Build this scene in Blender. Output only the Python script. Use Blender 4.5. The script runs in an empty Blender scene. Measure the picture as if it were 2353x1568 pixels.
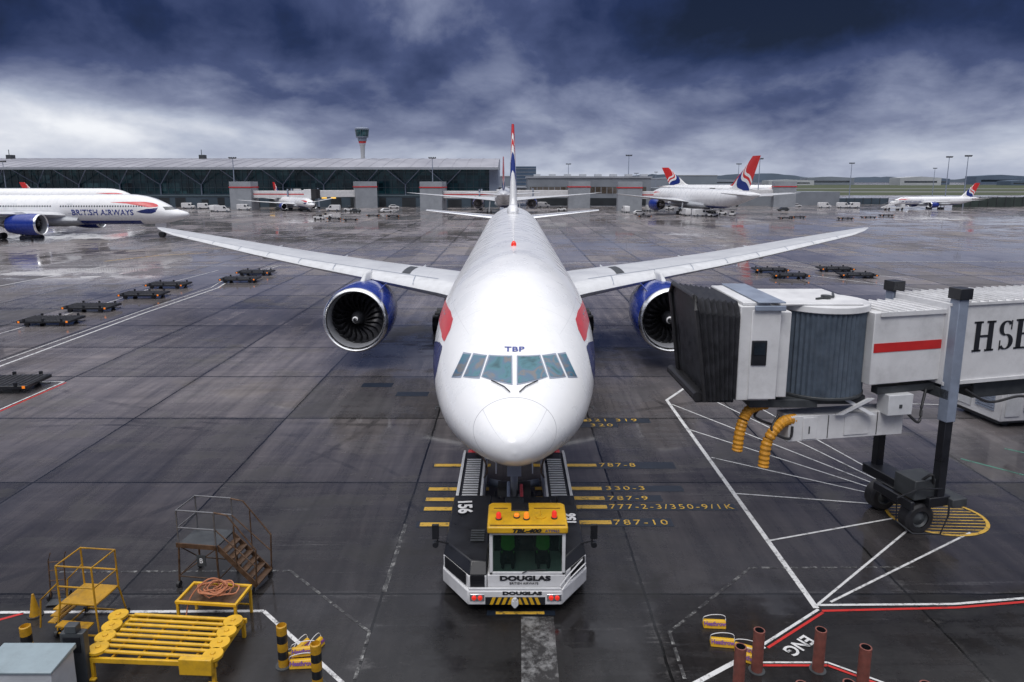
import bpy, math, random, bmesh
from mathutils import Vector, Matrix
from mathutils.bvhtree import BVHTree
R=math.radians
random.seed(7)
sc=bpy.context.scene
COL=sc.collection
sc.view_settings.view_transform='Standard'; sc.view_settings.look='None'; sc.view_settings.exposure=0
CAMH=11.9
# ------------------------------------------------------------------ camera
cam=bpy.data.cameras.new("camera"); co=bpy.data.objects.new("camera",cam); COL.objects.link(co)
co.location=(0,0,CAMH); co.rotation_euler=(R(80),0,0); cam.sensor_width=36; cam.lens=24.0; cam.shift_y=-0.0404
cam.clip_start=0.5; cam.clip_end=20000
sc.camera=co
# ------------------------------------------------------------------ node helpers
class NT:
    def __init__(s,nt): s.t=nt; s.N=nt.nodes; s.K=nt.links
    def inp(s,sock,v):
        if v is None: return
        if isinstance(v,bpy.types.NodeSocket): s.K.new(v,sock)
        else: sock.default_value=v
    def m(s,op,a,b=None,c=None,clamp=False):
        n=s.N.new('ShaderNodeMath'); n.operation=op; n.use_clamp=clamp
        s.inp(n.inputs[0],a); s.inp(n.inputs[1],b); s.inp(n.inputs[2],c); return n.outputs[0]
    def sep(s,v):
        n=s.N.new('ShaderNodeSeparateXYZ'); s.inp(n.inputs[0],v); return n.outputs
    def comb(s,x,y,z):
        n=s.N.new('ShaderNodeCombineXYZ'); s.inp(n.inputs[0],x); s.inp(n.inputs[1],y); s.inp(n.inputs[2],z); return n.outputs[0]
    def noise(s,vec,scale,detail=4,rough=.5,dist=0,out=0):
        n=s.N.new('ShaderNodeTexNoise'); s.inp(n.inputs['Vector'],vec)
        n.inputs['Scale'].default_value=scale; n.inputs['Detail'].default_value=detail
        n.inputs['Roughness'].default_value=rough; n.inputs['Distortion'].default_value=dist
        return n.outputs[out]
    def white(s,vec):
        n=s.N.new('ShaderNodeTexWhiteNoise'); n.noise_dimensions='3D'; s.inp(n.inputs['Vector'],vec); return n.outputs['Value']
    def mapr(s,v,a,b,c=0,d=1,smooth=False):
        n=s.N.new('ShaderNodeMapRange'); n.clamp=True
        if smooth: n.interpolation_type='SMOOTHSTEP'
        s.inp(n.inputs['Value'],v)
        for i,k in zip((1,2,3,4),(a,b,c,d)): n.inputs[i].default_value=k
        return n.outputs[0]
    def ramp(s,v,stops,interp='LINEAR'):
        n=s.N.new('ShaderNodeValToRGB'); n.color_ramp.interpolation=interp
        e=n.color_ramp.elements
        while len(e)<len(stops): e.new(.5)
        for k,(p,c) in zip(e,stops):
            k.position=p; k.color=(c[0],c[1],c[2],1)
        s.inp(n.inputs[0],v); return n.outputs[0]
    def mix(s,f,a,b,blend='MIX'):
        n=s.N.new('ShaderNodeMix'); n.data_type='RGBA'; n.blend_type=blend
        s.inp(n.inputs[0],f)
        s.inp(n.inputs[6],a if isinstance(a,bpy.types.NodeSocket) else (a[0],a[1],a[2],1))
        s.inp(n.inputs[7],b if isinstance(b,bpy.types.NodeSocket) else (b[0],b[1],b[2],1))
        return n.outputs[2]
    def bump(s,hgt,strength=.3,dist=.05):
        n=s.N.new('ShaderNodeBump'); n.inputs['Strength'].default_value=strength; n.inputs['Distance'].default_value=dist
        s.inp(n.inputs['Height'],hgt); return n.outputs[0]
def newmat(name):
    m=bpy.data.materials.new(name); m.use_nodes=True
    t=NT(m.node_tree); b=m.node_tree.nodes['Principled BSDF']
    return m,t,b
def pm(name,col,rough=.5,metal=0,var=.12,scale=2.0,bump=0,coat=0,dirt=0.0,emit=None,rvar=.1,spec=.5):
    m,t,b=newmat(name)
    tc=t.N.new('ShaderNodeTexCoord').outputs['Object']
    n=t.noise(tc,scale,5,.6)
    lo=tuple(c*(1-var*1.6) for c in col); hi=tuple(min(1,c*(1+var)) for c in col)
    c=t.ramp(n,[(.3,lo),(.7,hi)])
    if dirt>0:
        n2=t.noise(tc,scale*.6,8,.75)
        f=t.mapr(n2,.5,.72,0,dirt)
        c=t.mix(f,c,(.06,.05,.045))
    t.inp(b.inputs['Base Color'],c)
    b.inputs['Metallic'].default_value=metal
    t.inp(b.inputs['Roughness'],t.mapr(n,.3,.7,max(.02,rough-rvar),min(1,rough+rvar)))
    b.inputs['Specular IOR Level'].default_value=spec
    if coat: b.inputs['Coat Weight'].default_value=coat; b.inputs['Coat Roughness'].default_value=.08
    if bump: t.inp(b.inputs['Normal'],t.bump(t.noise(tc,scale*12,4,.6),bump,.02))
    if emit:
        b.inputs['Emission Color'].default_value=(emit[0],emit[1],emit[2],1); b.inputs['Emission Strength'].default_value=emit[3]
    return m
# ------------------------------------------------------------------ mesh helpers
class MB:
    def __init__(s,T=None): s.v=[]; s.f=[]; s.mi=[]; s.T=T
    def add(s,vs,fs,mi=0):
        o=len(s.v)
        for p in vs:
            p=Vector(p)
            if s.T is not None: p=s.T@p
            s.v.append(p)
        for k in fs:
            s.f.append(tuple(o+i for i in k)); s.mi.append(mi)
    def box(s,x0,x1,y0,y1,z0,z1,mi=0,T=None):
        vs=[(x0,y0,z0),(x1,y0,z0),(x1,y1,z0),(x0,y1,z0),(x0,y0,z1),(x1,y0,z1),(x1,y1,z1),(x0,y1,z1)]
        if T is not None: vs=[T@Vector(p) for p in vs]
        s.add(vs,[(0,3,2,1),(4,5,6,7),(0,1,5,4),(1,2,6,5),(2,3,7,6),(3,0,4,7)],mi)
    def hexa(s,vs,mi=0):
        s.add(vs,[(0,3,2,1),(4,5,6,7),(0,1,5,4),(1,2,6,5),(2,3,7,6),(3,0,4,7)],mi)
    def prism(s,poly,a,b,axis='x',mi=0):
        n=len(poly)
        def P(q,k):
            if axis=='x': return (k,q[0],q[1])
            if axis=='y': return (q[0],k,q[1])
            return (q[0],q[1],k)
        vs=[P(q,a) for q in poly]+[P(q,b) for q in poly]
        fs=[tuple(range(n)),tuple(range(2*n-1,n-1,-1))]
        fs+=[(i,(i+1)%n,n+(i+1)%n,n+i) for i in range(n)]
        s.add(vs,fs,mi)
    def cyl(s,p0,p1,r0,r1=None,n=12,mi=0,caps=True):
        if r1 is None: r1=r0
        p0=Vector(p0); p1=Vector(p1); d=(p1-p0)
        if d.length<1e-6: return
        d.normalize(); up=Vector((0,0,1)) if abs(d.z)<.95 else Vector((1,0,0))
        a=d.cross(up).normalized(); b=d.cross(a)
        vs=[]
        for P,r in ((p0,r0),(p1,r1)):
            for i in range(n):
                t=2*math.pi*i/n; vs.append(P+(a*math.cos(t)+b*math.sin(t))*r)
        fs=[(i,(i+1)%n,n+(i+1)%n,n+i) for i in range(n)]
        if caps: fs+=[tuple(range(n)),tuple(range(2*n-1,n-1,-1))]
        s.add(vs,fs,mi)
    def tube(s,pts,r,n=8,mi=0,closed=False):
        pts=[Vector(p) for p in pts]; m=len(pts); rings=[]
        for i,P in enumerate(pts):
            if closed: d=pts[(i+1)%m]-pts[i-1]
            else: d=pts[min(i+1,m-1)]-pts[max(i-1,0)]
            if d.length<1e-9: d=Vector((0,0,1))
            d.normalize(); up=Vector((0,0,1)) if abs(d.z)<.9 else Vector((0,1,0))
            a=d.cross(up).normalized(); b=d.cross(a)
            rr=r[i] if isinstance(r,(list,tuple)) else r
            rings.append([P+(a*math.cos(2*math.pi*k/n)+b*math.sin(2*math.pi*k/n))*rr for k in range(n)])
        s.loft(rings,mi,caps=not closed,closed=closed)
    def loft(s,rings,mi=0,caps=True,closed=False,mf=None):
        n=len(rings[0]); m=len(rings); vs=[p for r in rings for p in r]; o=len(s.v)
        fs=[];ms=[]
        for j in range(m if closed else m-1):
            j2=(j+1)%m
            for i in range(n):
                fs.append((j*n+i,j*n+(i+1)%n,j2*n+(i+1)%n,j2*n+i))
                if mf: ms.append(mf(j,i))
        s.add(vs,fs,mi)
        if mf:
            L=len(fs); s.mi[-L:]=ms
        if caps:
            s.f.append(tuple(o+i for i in range(n))); s.mi.append(mi if not mf else ms[0])
            s.f.append(tuple(o+(m-1)*n+i for i in range(n-1,-1,-1))); s.mi.append(mi if not mf else ms[-1])
    def lathe(s,prof,c=(0,0,0),axis='y',n=32,mi=0,mis=None,closed=False):
        c=Vector(c); vs=[]; m=len(prof)
        for (a,r) in prof:
            for i in range(n):
                t=2*math.pi*i/n; x=r*math.cos(t); z=r*math.sin(t)
                if axis=='y': q=Vector((x,a,z))
                elif axis=='z': q=Vector((x,z,a))
                else: q=Vector((a,x,z))
                vs.append(c+q)
        o=len(s.mi)
        fs=[(j*n+i,j*n+(i+1)%n,(j+1)*n+(i+1)%n,(j+1)*n+i) for j in range(m-1) for i in range(n)]
        s.add(vs,fs,mi)
        if mis:
            for j in range(m-1):
                for i in range(n): s.mi[o+j*n+i]=mis[j]
    def obj(s,name,mats,parent=None,loc=(0,0,0),rot=(0,0,0),bevel=0,smooth=35,normals=True,seg=2):
        me=bpy.data.meshes.new(name)
        me.from_pydata([tuple(p) for p in s.v],[],s.f)
        if not isinstance(mats,(list,tuple)): mats=[mats]
        for k in mats: me.materials.append(k)
        for p,i in zip(me.polygons,s.mi): p.material_index=i
        if normals:
            bm=bmesh.new(); bm.from_mesh(me); bmesh.ops.recalc_face_normals(bm,faces=bm.faces[:]); bm.to_mesh(me); bm.free()
        for p in me.polygons: p.use_smooth=True
        me.set_sharp_from_angle(angle=R(smooth))
        o=bpy.data.objects.new(name,me); COL.objects.link(o)
        o.location=loc; o.rotation_euler=rot
        if parent: o.parent=parent
        if bevel:
            b=o.modifiers.new('bevel','BEVEL'); b.width=bevel; b.segments=seg; b.limit_method='ANGLE'; b.angle_limit=R(40)
        return o
def tag(o,label,cat,group=None,kind=None):
    o["label"]=label; o["category"]=cat
    if group: o["group"]=group
    if kind: o["kind"]=kind
    return o
def root(name,label,cat,loc=(0,0,0),rz=0,group=None,scale=1):
    e=bpy.data.objects.new(name,None); e.empty_display_size=.5; COL.objects.link(e)
    e.location=loc; e.rotation_euler=(0,0,rz); e.scale=(scale,)*3 if not isinstance(scale,tuple) else scale
    return tag(e,label,cat,group)
def dup(o,loc,rz=None,scale=None,label=None,parent=None):
    c=o.copy(); COL.objects.link(c)
    if parent is None:
        c.location=loc
        if rz is not None: c.rotation_euler=(0,0,rz)
        if scale is not None: c.scale=(scale,)*3 if not isinstance(scale,tuple) else scale
        if label: c["label"]=label
    else: c.parent=parent
    for k in list(o.children):
        dup(k,None,parent=c)
    return c
def text(name,body,size,mat,parent=None,loc=(0,0,0),rot=(0,0,0),ext=.004,sx=1.0,shear=0,bold=0,align='CENTER',spacing=1.0,vert=None):
    cu=bpy.data.curves.new(name,'FONT'); cu.body=body; cu.size=size; cu.extrude=ext; cu.shear=shear; cu.offset=bold
    cu.align_x=align; cu.align_y='CENTER'; cu.space_character=spacing; cu.resolution_u=3
    o=bpy.data.objects.new(name,cu); COL.objects.link(o)
    bpy.context.view_layer.update()
    me=bpy.data.meshes.new_from_object(o.evaluated_get(bpy.context.evaluated_depsgraph_get()))
    bpy.data.objects.remove(o); me.materials.clear(); me.materials.append(mat)
    for v in me.vertices: v.co.x*=sx
    if vert:
        for v in me.vertices: v.co=vert(v.co)
    ob=bpy.data.objects.new(name,me); COL.objects.link(ob); ob.location=loc; ob.rotation_euler=rot
    if parent: ob.parent=parent
    return ob
# ------------------------------------------------------------------ world
w=bpy.data.worlds.new("World"); sc.world=w; w.use_nodes=True
t=NT(w.node_tree); 
for n in list(t.N): t.N.remove(n)
out=t.N.new('ShaderNodeOutputWorld')
sky=t.N.new('ShaderNodeTexSky'); sky.sky_type='NISHITA'; sky.sun_disc=False
SUN_EL=R(55); SUN_AZ=R(200)
sky.sun_elevation=SUN_EL; sky.sun_rotation=SUN_AZ
bg1=t.N.new('ShaderNodeBackground'); t.K.new(sky.outputs[0],bg1.inputs[0]); bg1.inputs[1].default_value=.06
d=t.N.new('ShaderNodeTexCoord').outputs['Generated']
x,y,z=t.sep(d)
az=t.m('ARCTAN2',x,y); el=t.m('ARCSINE',z)
vec=t.comb(az,t.m('MULTIPLY',el,t.mapr(el,0,.25,3.0,1.9)),0.35)
wn=t.noise(vec,4.0,3,.5,0,1)
vm=t.N.new('ShaderNodeVectorMath'); vm.operation='MULTIPLY_ADD'
t.K.new(wn,vm.inputs[0]); vm.inputs[1].default_value=(.10,.08,.1); t.K.new(vec,vm.inputs[2])
v2=vm.outputs[0]
n1=t.noise(v2,3.2,8,.53)
n2=t.noise(v2,12.0,7,.55)
n2=t.mapr(n2,.3,.7,-.5,.5,True)
B=t.ramp(t.m('MULTIPLY',el,3.0),[(0,(.70,)*3),(.10,(.66,)*3),(.22,(.55,)*3),(.36,(.41,)*3),(.50,(.32,)*3),(.75,(.28,)*3)])
B=t.m('ADD',B,t.m('MULTIPLY',t.m('SUBTRACT',n1,.5),t.mapr(el,0,.10,.45,1.1)))
B=t.m('ADD',B,t.m('MULTIPLY',n2,.11))
def blob(a0,e0,sa,se,amp,B):
    da=t.m('DIVIDE',t.m('SUBTRACT',az,a0),sa); de=t.m('DIVIDE',t.m('SUBTRACT',el,e0),se)
    q=t.m('ADD',t.m('MULTIPLY',da,da),t.m('MULTIPLY',de,de))
    g=t.m('EXPONENT',t.m('MULTIPLY',q,-.5))
    return t.m('ADD',B,t.m('MULTIPLY',g,amp))
for q in [(-.56,.062,.17,.028,.26),(-.01,.16,.05,.06,.19),(-.36,.18,.18,.04,-.18),(.30,.20,.2,.04,-.30),(.17,.145,.13,.02,-.14),
          (.47,.15,.09,.035,.14),(-.62,.2,.1,.05,-.14),(-.2,.105,.16,.018,-.09),(.66,.19,.07,.05,-.1),(.3,.09,.2,.015,-.05)]:
    B=blob(*q,B)
C=t.ramp(B,[(0,(.004,.008,.030)),(.14,(.013,.024,.085)),(.32,(.060,.080,.185)),(.50,(.215,.245,.375)),(.68,(.46,.505,.63)),(.95,(.93,.95,1.0))])
hi=t.mapr(el,.40,.95,0,1,True)
C=t.mix(hi,C,(1.64,1.65,1.71))
bg2=t.N.new('ShaderNodeBackground'); t.K.new(C,bg2.inputs[0]); bg2.inputs[1].default_value=1.0
mx=t.N.new('ShaderNodeMixShader'); mx.inputs[0].default_value=.94
t.K.new(bg1.outputs[0],mx.inputs[1]); t.K.new(bg2.outputs[0],mx.inputs[2]); t.K.new(mx.outputs[0],out.inputs[0])
sl=bpy.data.lights.new("sun",'SUN'); sl.energy=1.3; sl.angle=R(25); sl.color=(1,.97,.93)
so=bpy.data.objects.new("sun",sl); COL.objects.link(so)
sd=Vector((math.sin(SUN_AZ)*math.cos(SUN_EL),math.cos(SUN_AZ)*math.cos(SUN_EL),math.sin(SUN_EL)))
so.rotation_euler=(-sd).to_track_quat('-Z','Y').to_euler(); so.location=(0,-20,60)
# ------------------------------------------------------------------ materials
WHITE=pm('white_paint',(.8,.8,.81),.28,0,.03,1.5,coat=.3)
WHITE2=pm('white_weathered',(.68,.68,.69),.45,0,.07,1.2,dirt=.22)
OFFW=pm('offwhite_metal',(.62,.63,.65),.4,0,.06,2,dirt=.15)
BLUE=pm('navy_blue_paint',(.012,.035,.26),.25,0,.08,2,coat=.4)
NAVY=pm('dark_navy',(.014,.024,.13),.3,0,.08,2)
RED=pm('red_paint',(.62,.07,.08),.35,0,.08,2)
REDL=pm('red_stripe',(.55,.02,.02),.4,0,.08,2)
GREY=pm('grey_metal',(.24,.28,.36),.45,0,.1,2,dirt=.2)
LGREY=pm('light_grey',(.48,.5,.53),.4,0,.08,2,dirt=.1)
DGREY=pm('dark_grey',(.05,.055,.06),.5,0,.2,3)
SLAT=pm('blue_grey_slats',(.085,.11,.145),.5,0,.15,3,dirt=.2)
BLACK=pm('black_rubber',(.020,.020,.023),.5,0,.25,4,bump=.2)
BELL=pm('grey_black_canopy',(.035,.036,.042),.5,0,.3,3,bump=.2)
BLACKP=pm('black_paint',(.015,.016,.02),.35,0,.2,2)
CHROME=pm('polished_metal',(.82,.83,.85),.22,1,.05,3)
INLET=pm('inlet_liner',(.34,.35,.38),.4,.2,.05,3)
FAN=pm('fan_blade',(.04,.04,.045),.3,.6,.1,3)
TITAN=pm('titanium',(.35,.33,.32),.35,1,.1,3)
YEL=pm('yellow_paint',(.47,.25,.012),.45,0,.15,3,dirt=.75)
YELC=pm('yellow_clean',(.66,.38,.018),.38,0,.10,3,dirt=.4)
ORANGE=pm('orange_lamp',(.9,.25,.02),.25,0,.05,3,emit=(1,.25,.02,.4))
REDLAMP=pm('red_lamp',(.7,.03,.02),.2,0,.05,3,emit=(1,.05,.02,.3))
BROWN=pm('rusty_steel',(.10,.055,.03),.5,.2,.3,5,dirt=.6)
BOLR=pm('red_oxide_paint',(.20,.065,.05),.55,0,.2,6,dirt=.5)
HOSEO=pm('orange_hose',(.42,.16,.08),.5,0,.15,6)
HOSEY=pm('yellow_duct',(.62,.28,.02),.5,0,.12,6,dirt=.4)
PURPLE=pm('purple_text',(.12,.03,.2),.5,0,.1,6)
STEEL=pm('galvanised_steel',(.20,.20,.21),.45,.6,.12,5)
def glassmat(name,col,rough=.06):
    m,t,b=newmat(name)
    tc=t.N.new('ShaderNodeTexCoord').outputs['Object']
    n=t.noise(tc,1.5,3,.5)
    c=t.ramp(n,[(.35,tuple(k*.5 for k in col)),(.65,col)])
    t.inp(b.inputs['Base Color'],c); b.inputs['Roughness'].default_value=rough; b.inputs['Specular IOR Level'].default_value=.9
    b.inputs['Coat Weight'].default_value=.6; b.inputs['Coat Roughness'].default_value=.03
    return m
GLASS=glassmat('dark_glass',(.02,.03,.04))
WSH,t,b=newmat('windshield_glass')
tc=t.N.new('ShaderNodeTexCoord').outputs['Object']
n=t.noise(tc,1.3,3,.5,.8)
c=t.ramp(n,[(.3,(.012,.07,.09)),(.42,(.05,.17,.21)),(.5,(.07,.14,.22)),(.57,(.16,.15,.15)),(.64,(.05,.15,.22)),(.8,(.015,.07,.09))])
t.inp(b.inputs['Base Color'],c); b.inputs['Roughness'].default_value=.06; b.inputs['Specular IOR Level'].default_value=.5; b.inputs['Coat Weight'].default_value=.1
FUS,t,b=newmat('fuselage_white')
tc=t.N.new('ShaderNodeTexCoord').outputs['Object']
fx,fy,fz=t.sep(tc)
nn=t.noise(tc,.8,5,.6)
col=t.ramp(nn,[(.3,(.76,.77,.79)),(.7,(.83,.83,.84))])
seam=t.m('SUBTRACT',fy,t.m('MULTIPLY',t.m('SUBTRACT',fz,4.6),1.0))
ring=t.m('LESS_THAN',t.m('ABSOLUTE',t.m('SUBTRACT',seam,.78)),.010)
fr=t.m('FRACT',t.m('DIVIDE',t.m('SUBTRACT',fy,6.0),2.6))
fr=t.m('MULTIPLY',t.m('LESS_THAN',fr,.006),t.m('GREATER_THAN',fy,5.5))
thl=t.m('ABSOLUTE',t.m('SUBTRACT',t.m('ABSOLUTE',t.m('ARCTAN2',fx,t.m('SUBTRACT',fz,5.7))),.95))
lon=t.m('MULTIPLY',t.m('LESS_THAN',thl,.003),t.m('GREATER_THAN',fy,5.0))
lines=t.m('MAXIMUM',ring,t.m('MULTIPLY',t.m('MAXIMUM',fr,lon),.35))
th=t.m('ABSOLUTE',t.m('ARCTAN2',fx,t.m('SUBTRACT',fz,4.7)))
st=t.m('LESS_THAN',t.m('ABSOLUTE',t.m('SUBTRACT',th,.95)),.007)
st=t.m('MULTIPLY',st,t.m('LESS_THAN',seam,.78)); st=t.m('MULTIPLY',st,t.m('GREATER_THAN',fy,.12))
lines=t.m('MAXIMUM',lines,t.m('MULTIPLY',st,.6))
col=t.mix(t.m('MULTIPLY',lines,.8),col,(.22,.23,.25))
belly=t.m('MULTIPLY',t.m('LESS_THAN',fz,3.55),t.m('GREATER_THAN',fy,9.0))
col=t.mix(belly,col,(.012,.03,.2))
grime=t.mapr(t.noise(tc,2.2,8,.7),.55,.75,0,.12)
col=t.mix(grime,col,(.35,.34,.33))
t.inp(b.inputs['Base Color'],col); t.inp(b.inputs['Roughness'],t.mapr(nn,.3,.7,.22,.36)); b.inputs['Coat Weight'].default_value=.35; b.inputs['Coat Roughness'].default_value=.12
WING,t,b=newmat('wing_grey')
tc=t.N.new('ShaderNodeTexCoord').outputs['Object']
wx,wy,wz=t.sep(tc)
nn=t.noise(tc,.5,6,.65)
col=t.ramp(nn,[(.3,(.48,.49,.52)),(.7,(.62,.63,.65))])
pl=t.m('LESS_THAN',t.m('FRACT',t.m('DIVIDE',wx,1.9)),.012)
col=t.mix(t.m('MULTIPLY',pl,.4),col,(.2,.2,.22))
t.inp(b.inputs['Base Color'],col); b.inputs['Roughness'].default_value=.38
FINM,t,b=newmat('fin_livery')
tc=t.N.new('ShaderNodeTexCoord').outputs['Object']; px,py,pz=t.sep(tc)
q=t.m('DIVIDE',t.m('SUBTRACT',pz,8.6),10.0)
yl=t.m('MULTIPLY_ADD',q,11.4,57.6); ch=t.m('MULTIPLY_ADD',q,-6.4,10.4)
cc=t.m('DIVIDE',t.m('SUBTRACT',py,yl),ch)
vv=t.m('ADD',t.m('MULTIPLY',q,1.1),t.m('MULTIPLY',t.m('SUBTRACT',cc,.5),.75))
vv=t.m('ADD',vv,t.m('MULTIPLY',t.m('SINE',t.m('MULTIPLY',cc,5.5)),.10))
col=t.ramp(vv,[(0,(.8,.8,.8)),(.10,(.012,.03,.2)),(.34,(.8,.8,.8)),(.44,(.62,.03,.03)),(.52,(.8,.8,.8)),(.60,(.62,.03,.03))],'CONSTANT')
t.inp(b.inputs['Base Color'],col); b.inputs['Roughness'].default_value=.3

# ground
GR,t,b=newmat('wet_concrete_apron')
g=t.N.new('ShaderNodeNewGeometry').outputs['Position']
gx,gy,gz=t.sep(g)
sx=t.m('DIVIDE',t.m('SUBTRACT',gx,3.87),7.65); sy=t.m('DIVIDE',t.m('SUBTRACT',gy,18.1),7.42)
rnd=t.white(t.comb(t.m('FLOOR',sx),t.m('FLOOR',sy),0.0))
rnd2=t.white(t.comb(t.m('FLOOR',t.m('MULTIPLY',sx,2.0)),t.m('FLOOR',t.m('DIVIDE',sy,3.0)),3.3))
wob=t.m('MULTIPLY',t.m('SUBTRACT',t.noise(g,1.2,3,.6),.5),.012)
def dist(c): return t.m('ABSOLUTE',t.m('SUBTRACT',t.m('FRACT',t.m('ADD',c,wob)),.5))
dx_=dist(sx); dy_=dist(sy)
def above(a,b_): return t.m('GREATER_THAN',a,b_)
joint=t.m('MAXIMUM',above(dx_,t.mapr(gy,30,90,.4948,.4915)),above(dy_,t.mapr(gy,30,120,.4945,.484)))
jsoft=t.m('MAXIMUM',t.mapr(dx_,.45,.5,0,1),t.mapr(dy_,.46,.5,0,1))
nbig=t.noise(g,.045,5,.6,.4); nmid=t.noise(g,.35,7,.65,.3); nfine=t.noise(g,9,6,.75)
strm=t.N.new('ShaderNodeMapping'); strm.inputs['Scale'].default_value=(.10,1.5,1); t.K.new(g,strm.inputs[0])
nstr=t.noise(strm.outputs[0],1.0,7,.7,.6)
strm2=t.N.new('ShaderNodeMapping'); strm2.inputs['Scale'].default_value=(1.3,.09,1); strm2.inputs['Rotation'].default_value=(0,0,.1); t.K.new(g,strm2.inputs[0])
nstr2=t.noise(strm2.outputs[0],1.0,6,.7,.4)
base=t.ramp(nmid,[(.28,(.078,.074,.077)),(.5,(.150,.142,.144)),(.72,(.27,.252,.247))])
base=t.mix(1.0,base,t.ramp(rnd,[(0,(.40,.40,.41)),(.5,(.85,.83,.83)),(1,(1.55,1.50,1.47))]),'MULTIPLY')
base=t.mix(1.0,base,t.ramp(nstr2,[(.35,(.66,.66,.68)),(.65,(1.28,1.25,1.23))]),'MULTIPLY')
near=t.mapr(t.m('ADD',gy,t.m('MULTIPLY',t.m('SUBTRACT',nbig,.5),20.0)),14,44,.15,1.0,True)  # painted vignette: base colour darkens toward the camera
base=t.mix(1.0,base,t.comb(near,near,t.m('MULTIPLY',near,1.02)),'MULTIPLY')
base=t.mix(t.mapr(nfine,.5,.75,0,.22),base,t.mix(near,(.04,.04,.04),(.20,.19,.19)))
far=t.mapr(gy,42,120,0,1,True)  # base colour paler with distance, standing in for sky reflection on wet slabs
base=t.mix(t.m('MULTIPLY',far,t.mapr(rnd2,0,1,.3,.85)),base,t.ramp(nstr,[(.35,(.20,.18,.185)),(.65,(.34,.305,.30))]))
yst=t.mapr(t.noise(g,.11,6,.7,.8),.56,.66,0,.4)
base=t.mix(t.m('MULTIPLY',yst,far),base,(.30,.24,.15))
worn=t.mapr(t.m('ADD',nstr,t.m('MULTIPLY',jsoft,.12)),.62,.74,0,.38)
base=t.mix(t.m('MULTIPLY',worn,t.mapr(nfine,.35,.6,0,1)),base,(.22,.21,.21))
base=t.mix(t.m('MULTIPLY',t.m('MULTIPLY',jsoft,jsoft),.35),base,(.03,.03,.03))
def arcs(cx,cy,r,wd,amp):
    dd=t.m('SQRT',t.m('ADD',t.m('POWER',t.m('SUBTRACT',gx,cx),2.0),t.m('POWER',t.m('SUBTRACT',gy,cy),2.0)))
    q=t.m('ABSOLUTE',t.m('SUBTRACT',dd,r))
    return t.m('MULTIPLY',t.m('MULTIPLY',t.mapr(q,wd*.5,wd,1,0),t.mapr(nmid,.45,.62,0,1)),amp)
sc_=None
for a_ in ((-20,12,20,.14,.6),(-20,12,20.9,.14,.5),(-34,40,27,.2,.5),(-34,40,28.2,.2,.5),(-6,70,38,.25,.45),(-6,70,39.6,.25,.4),(30,45,24,.16,.5)):
    v_=arcs(*a_); sc_=v_ if sc_ is None else t.m('MAXIMUM',sc_,v_)
base=t.mix(sc_,base,(.016,.016,.018))
wet=t.m('ADD',t.m('MULTIPLY',nbig,.5),t.m('MULTIPLY',nmid,.5))
wet=t.m('ADD',wet,t.m('MULTIPLY',t.m('SUBTRACT',rnd,.5),.10))
wet=t.m('ADD',wet,t.m('MULTIPLY',t.m('SUBTRACT',nstr,.5),.24))
wet=t.m('ADD',wet,t.m('MULTIPLY',jsoft,.035))
base=t.mix(t.mapr(wet,.5,.58,0,.38),base,(.03,.03,.032))
base=t.mix(t.m('MULTIPLY',joint,.93),base,(.006,.006,.006))
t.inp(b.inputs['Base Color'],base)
rg=t.ramp(wet,[(.40,(.46,)*3),(.46,(.27,)*3),(.50,(.13,)*3),(.54,(.03,)*3)])
rg=t.m('ADD',rg,t.m('MULTIPLY',nfine,.05))
t.inp(b.inputs['Roughness'],rg); b.inputs['Specular IOR Level'].default_value=.6; b.inputs['IOR'].default_value=1.45
hh=t.m('SUBTRACT',t.m('MULTIPLY',t.noise(g,40,3,.7),t.mapr(wet,.44,.55,1,0.02)),t.m('MULTIPLY',joint,3.0))
t.inp(b.inputs['Normal'],t.bump(hh,.25,.004))

def wornpaint(name,col,wear=.45,sc_=3.0):
    m,t,b=newmat(name)
    g=t.N.new('ShaderNodeNewGeometry').outputs['Position']
    n=t.noise(g,sc_,8,.75); n2=t.noise(g,sc_*6,5,.7)
    f=t.mapr(t.m('ADD',t.m('MULTIPLY',n,.7),t.m('MULTIPLY',n2,.3)),wear,wear+.12,0,1)
    c=t.mix(f,(.03,.029,.030),col)
    t.inp(b.inputs['Base Color'],c); b.inputs['Roughness'].default_value=.35
    return m
PWHITE=wornpaint('white_marking',(.62,.62,.62),.37)
PFADE=wornpaint('faded_white_marking',(.34,.34,.33),.50,4)
PFADE2=wornpaint('worn_centre_marking',(.20,.20,.20),.47,1.2)
PYEL=wornpaint('yellow_marking',(.62,.38,.05),.36)
PRED=wornpaint('red_marking',(.5,.03,.025),.34)
PDARK=wornpaint('dark_marking_box',(.012,.018,.03),.1)
PGREEN=wornpaint('green_marking',(.10,.35,.25),.4)

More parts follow.
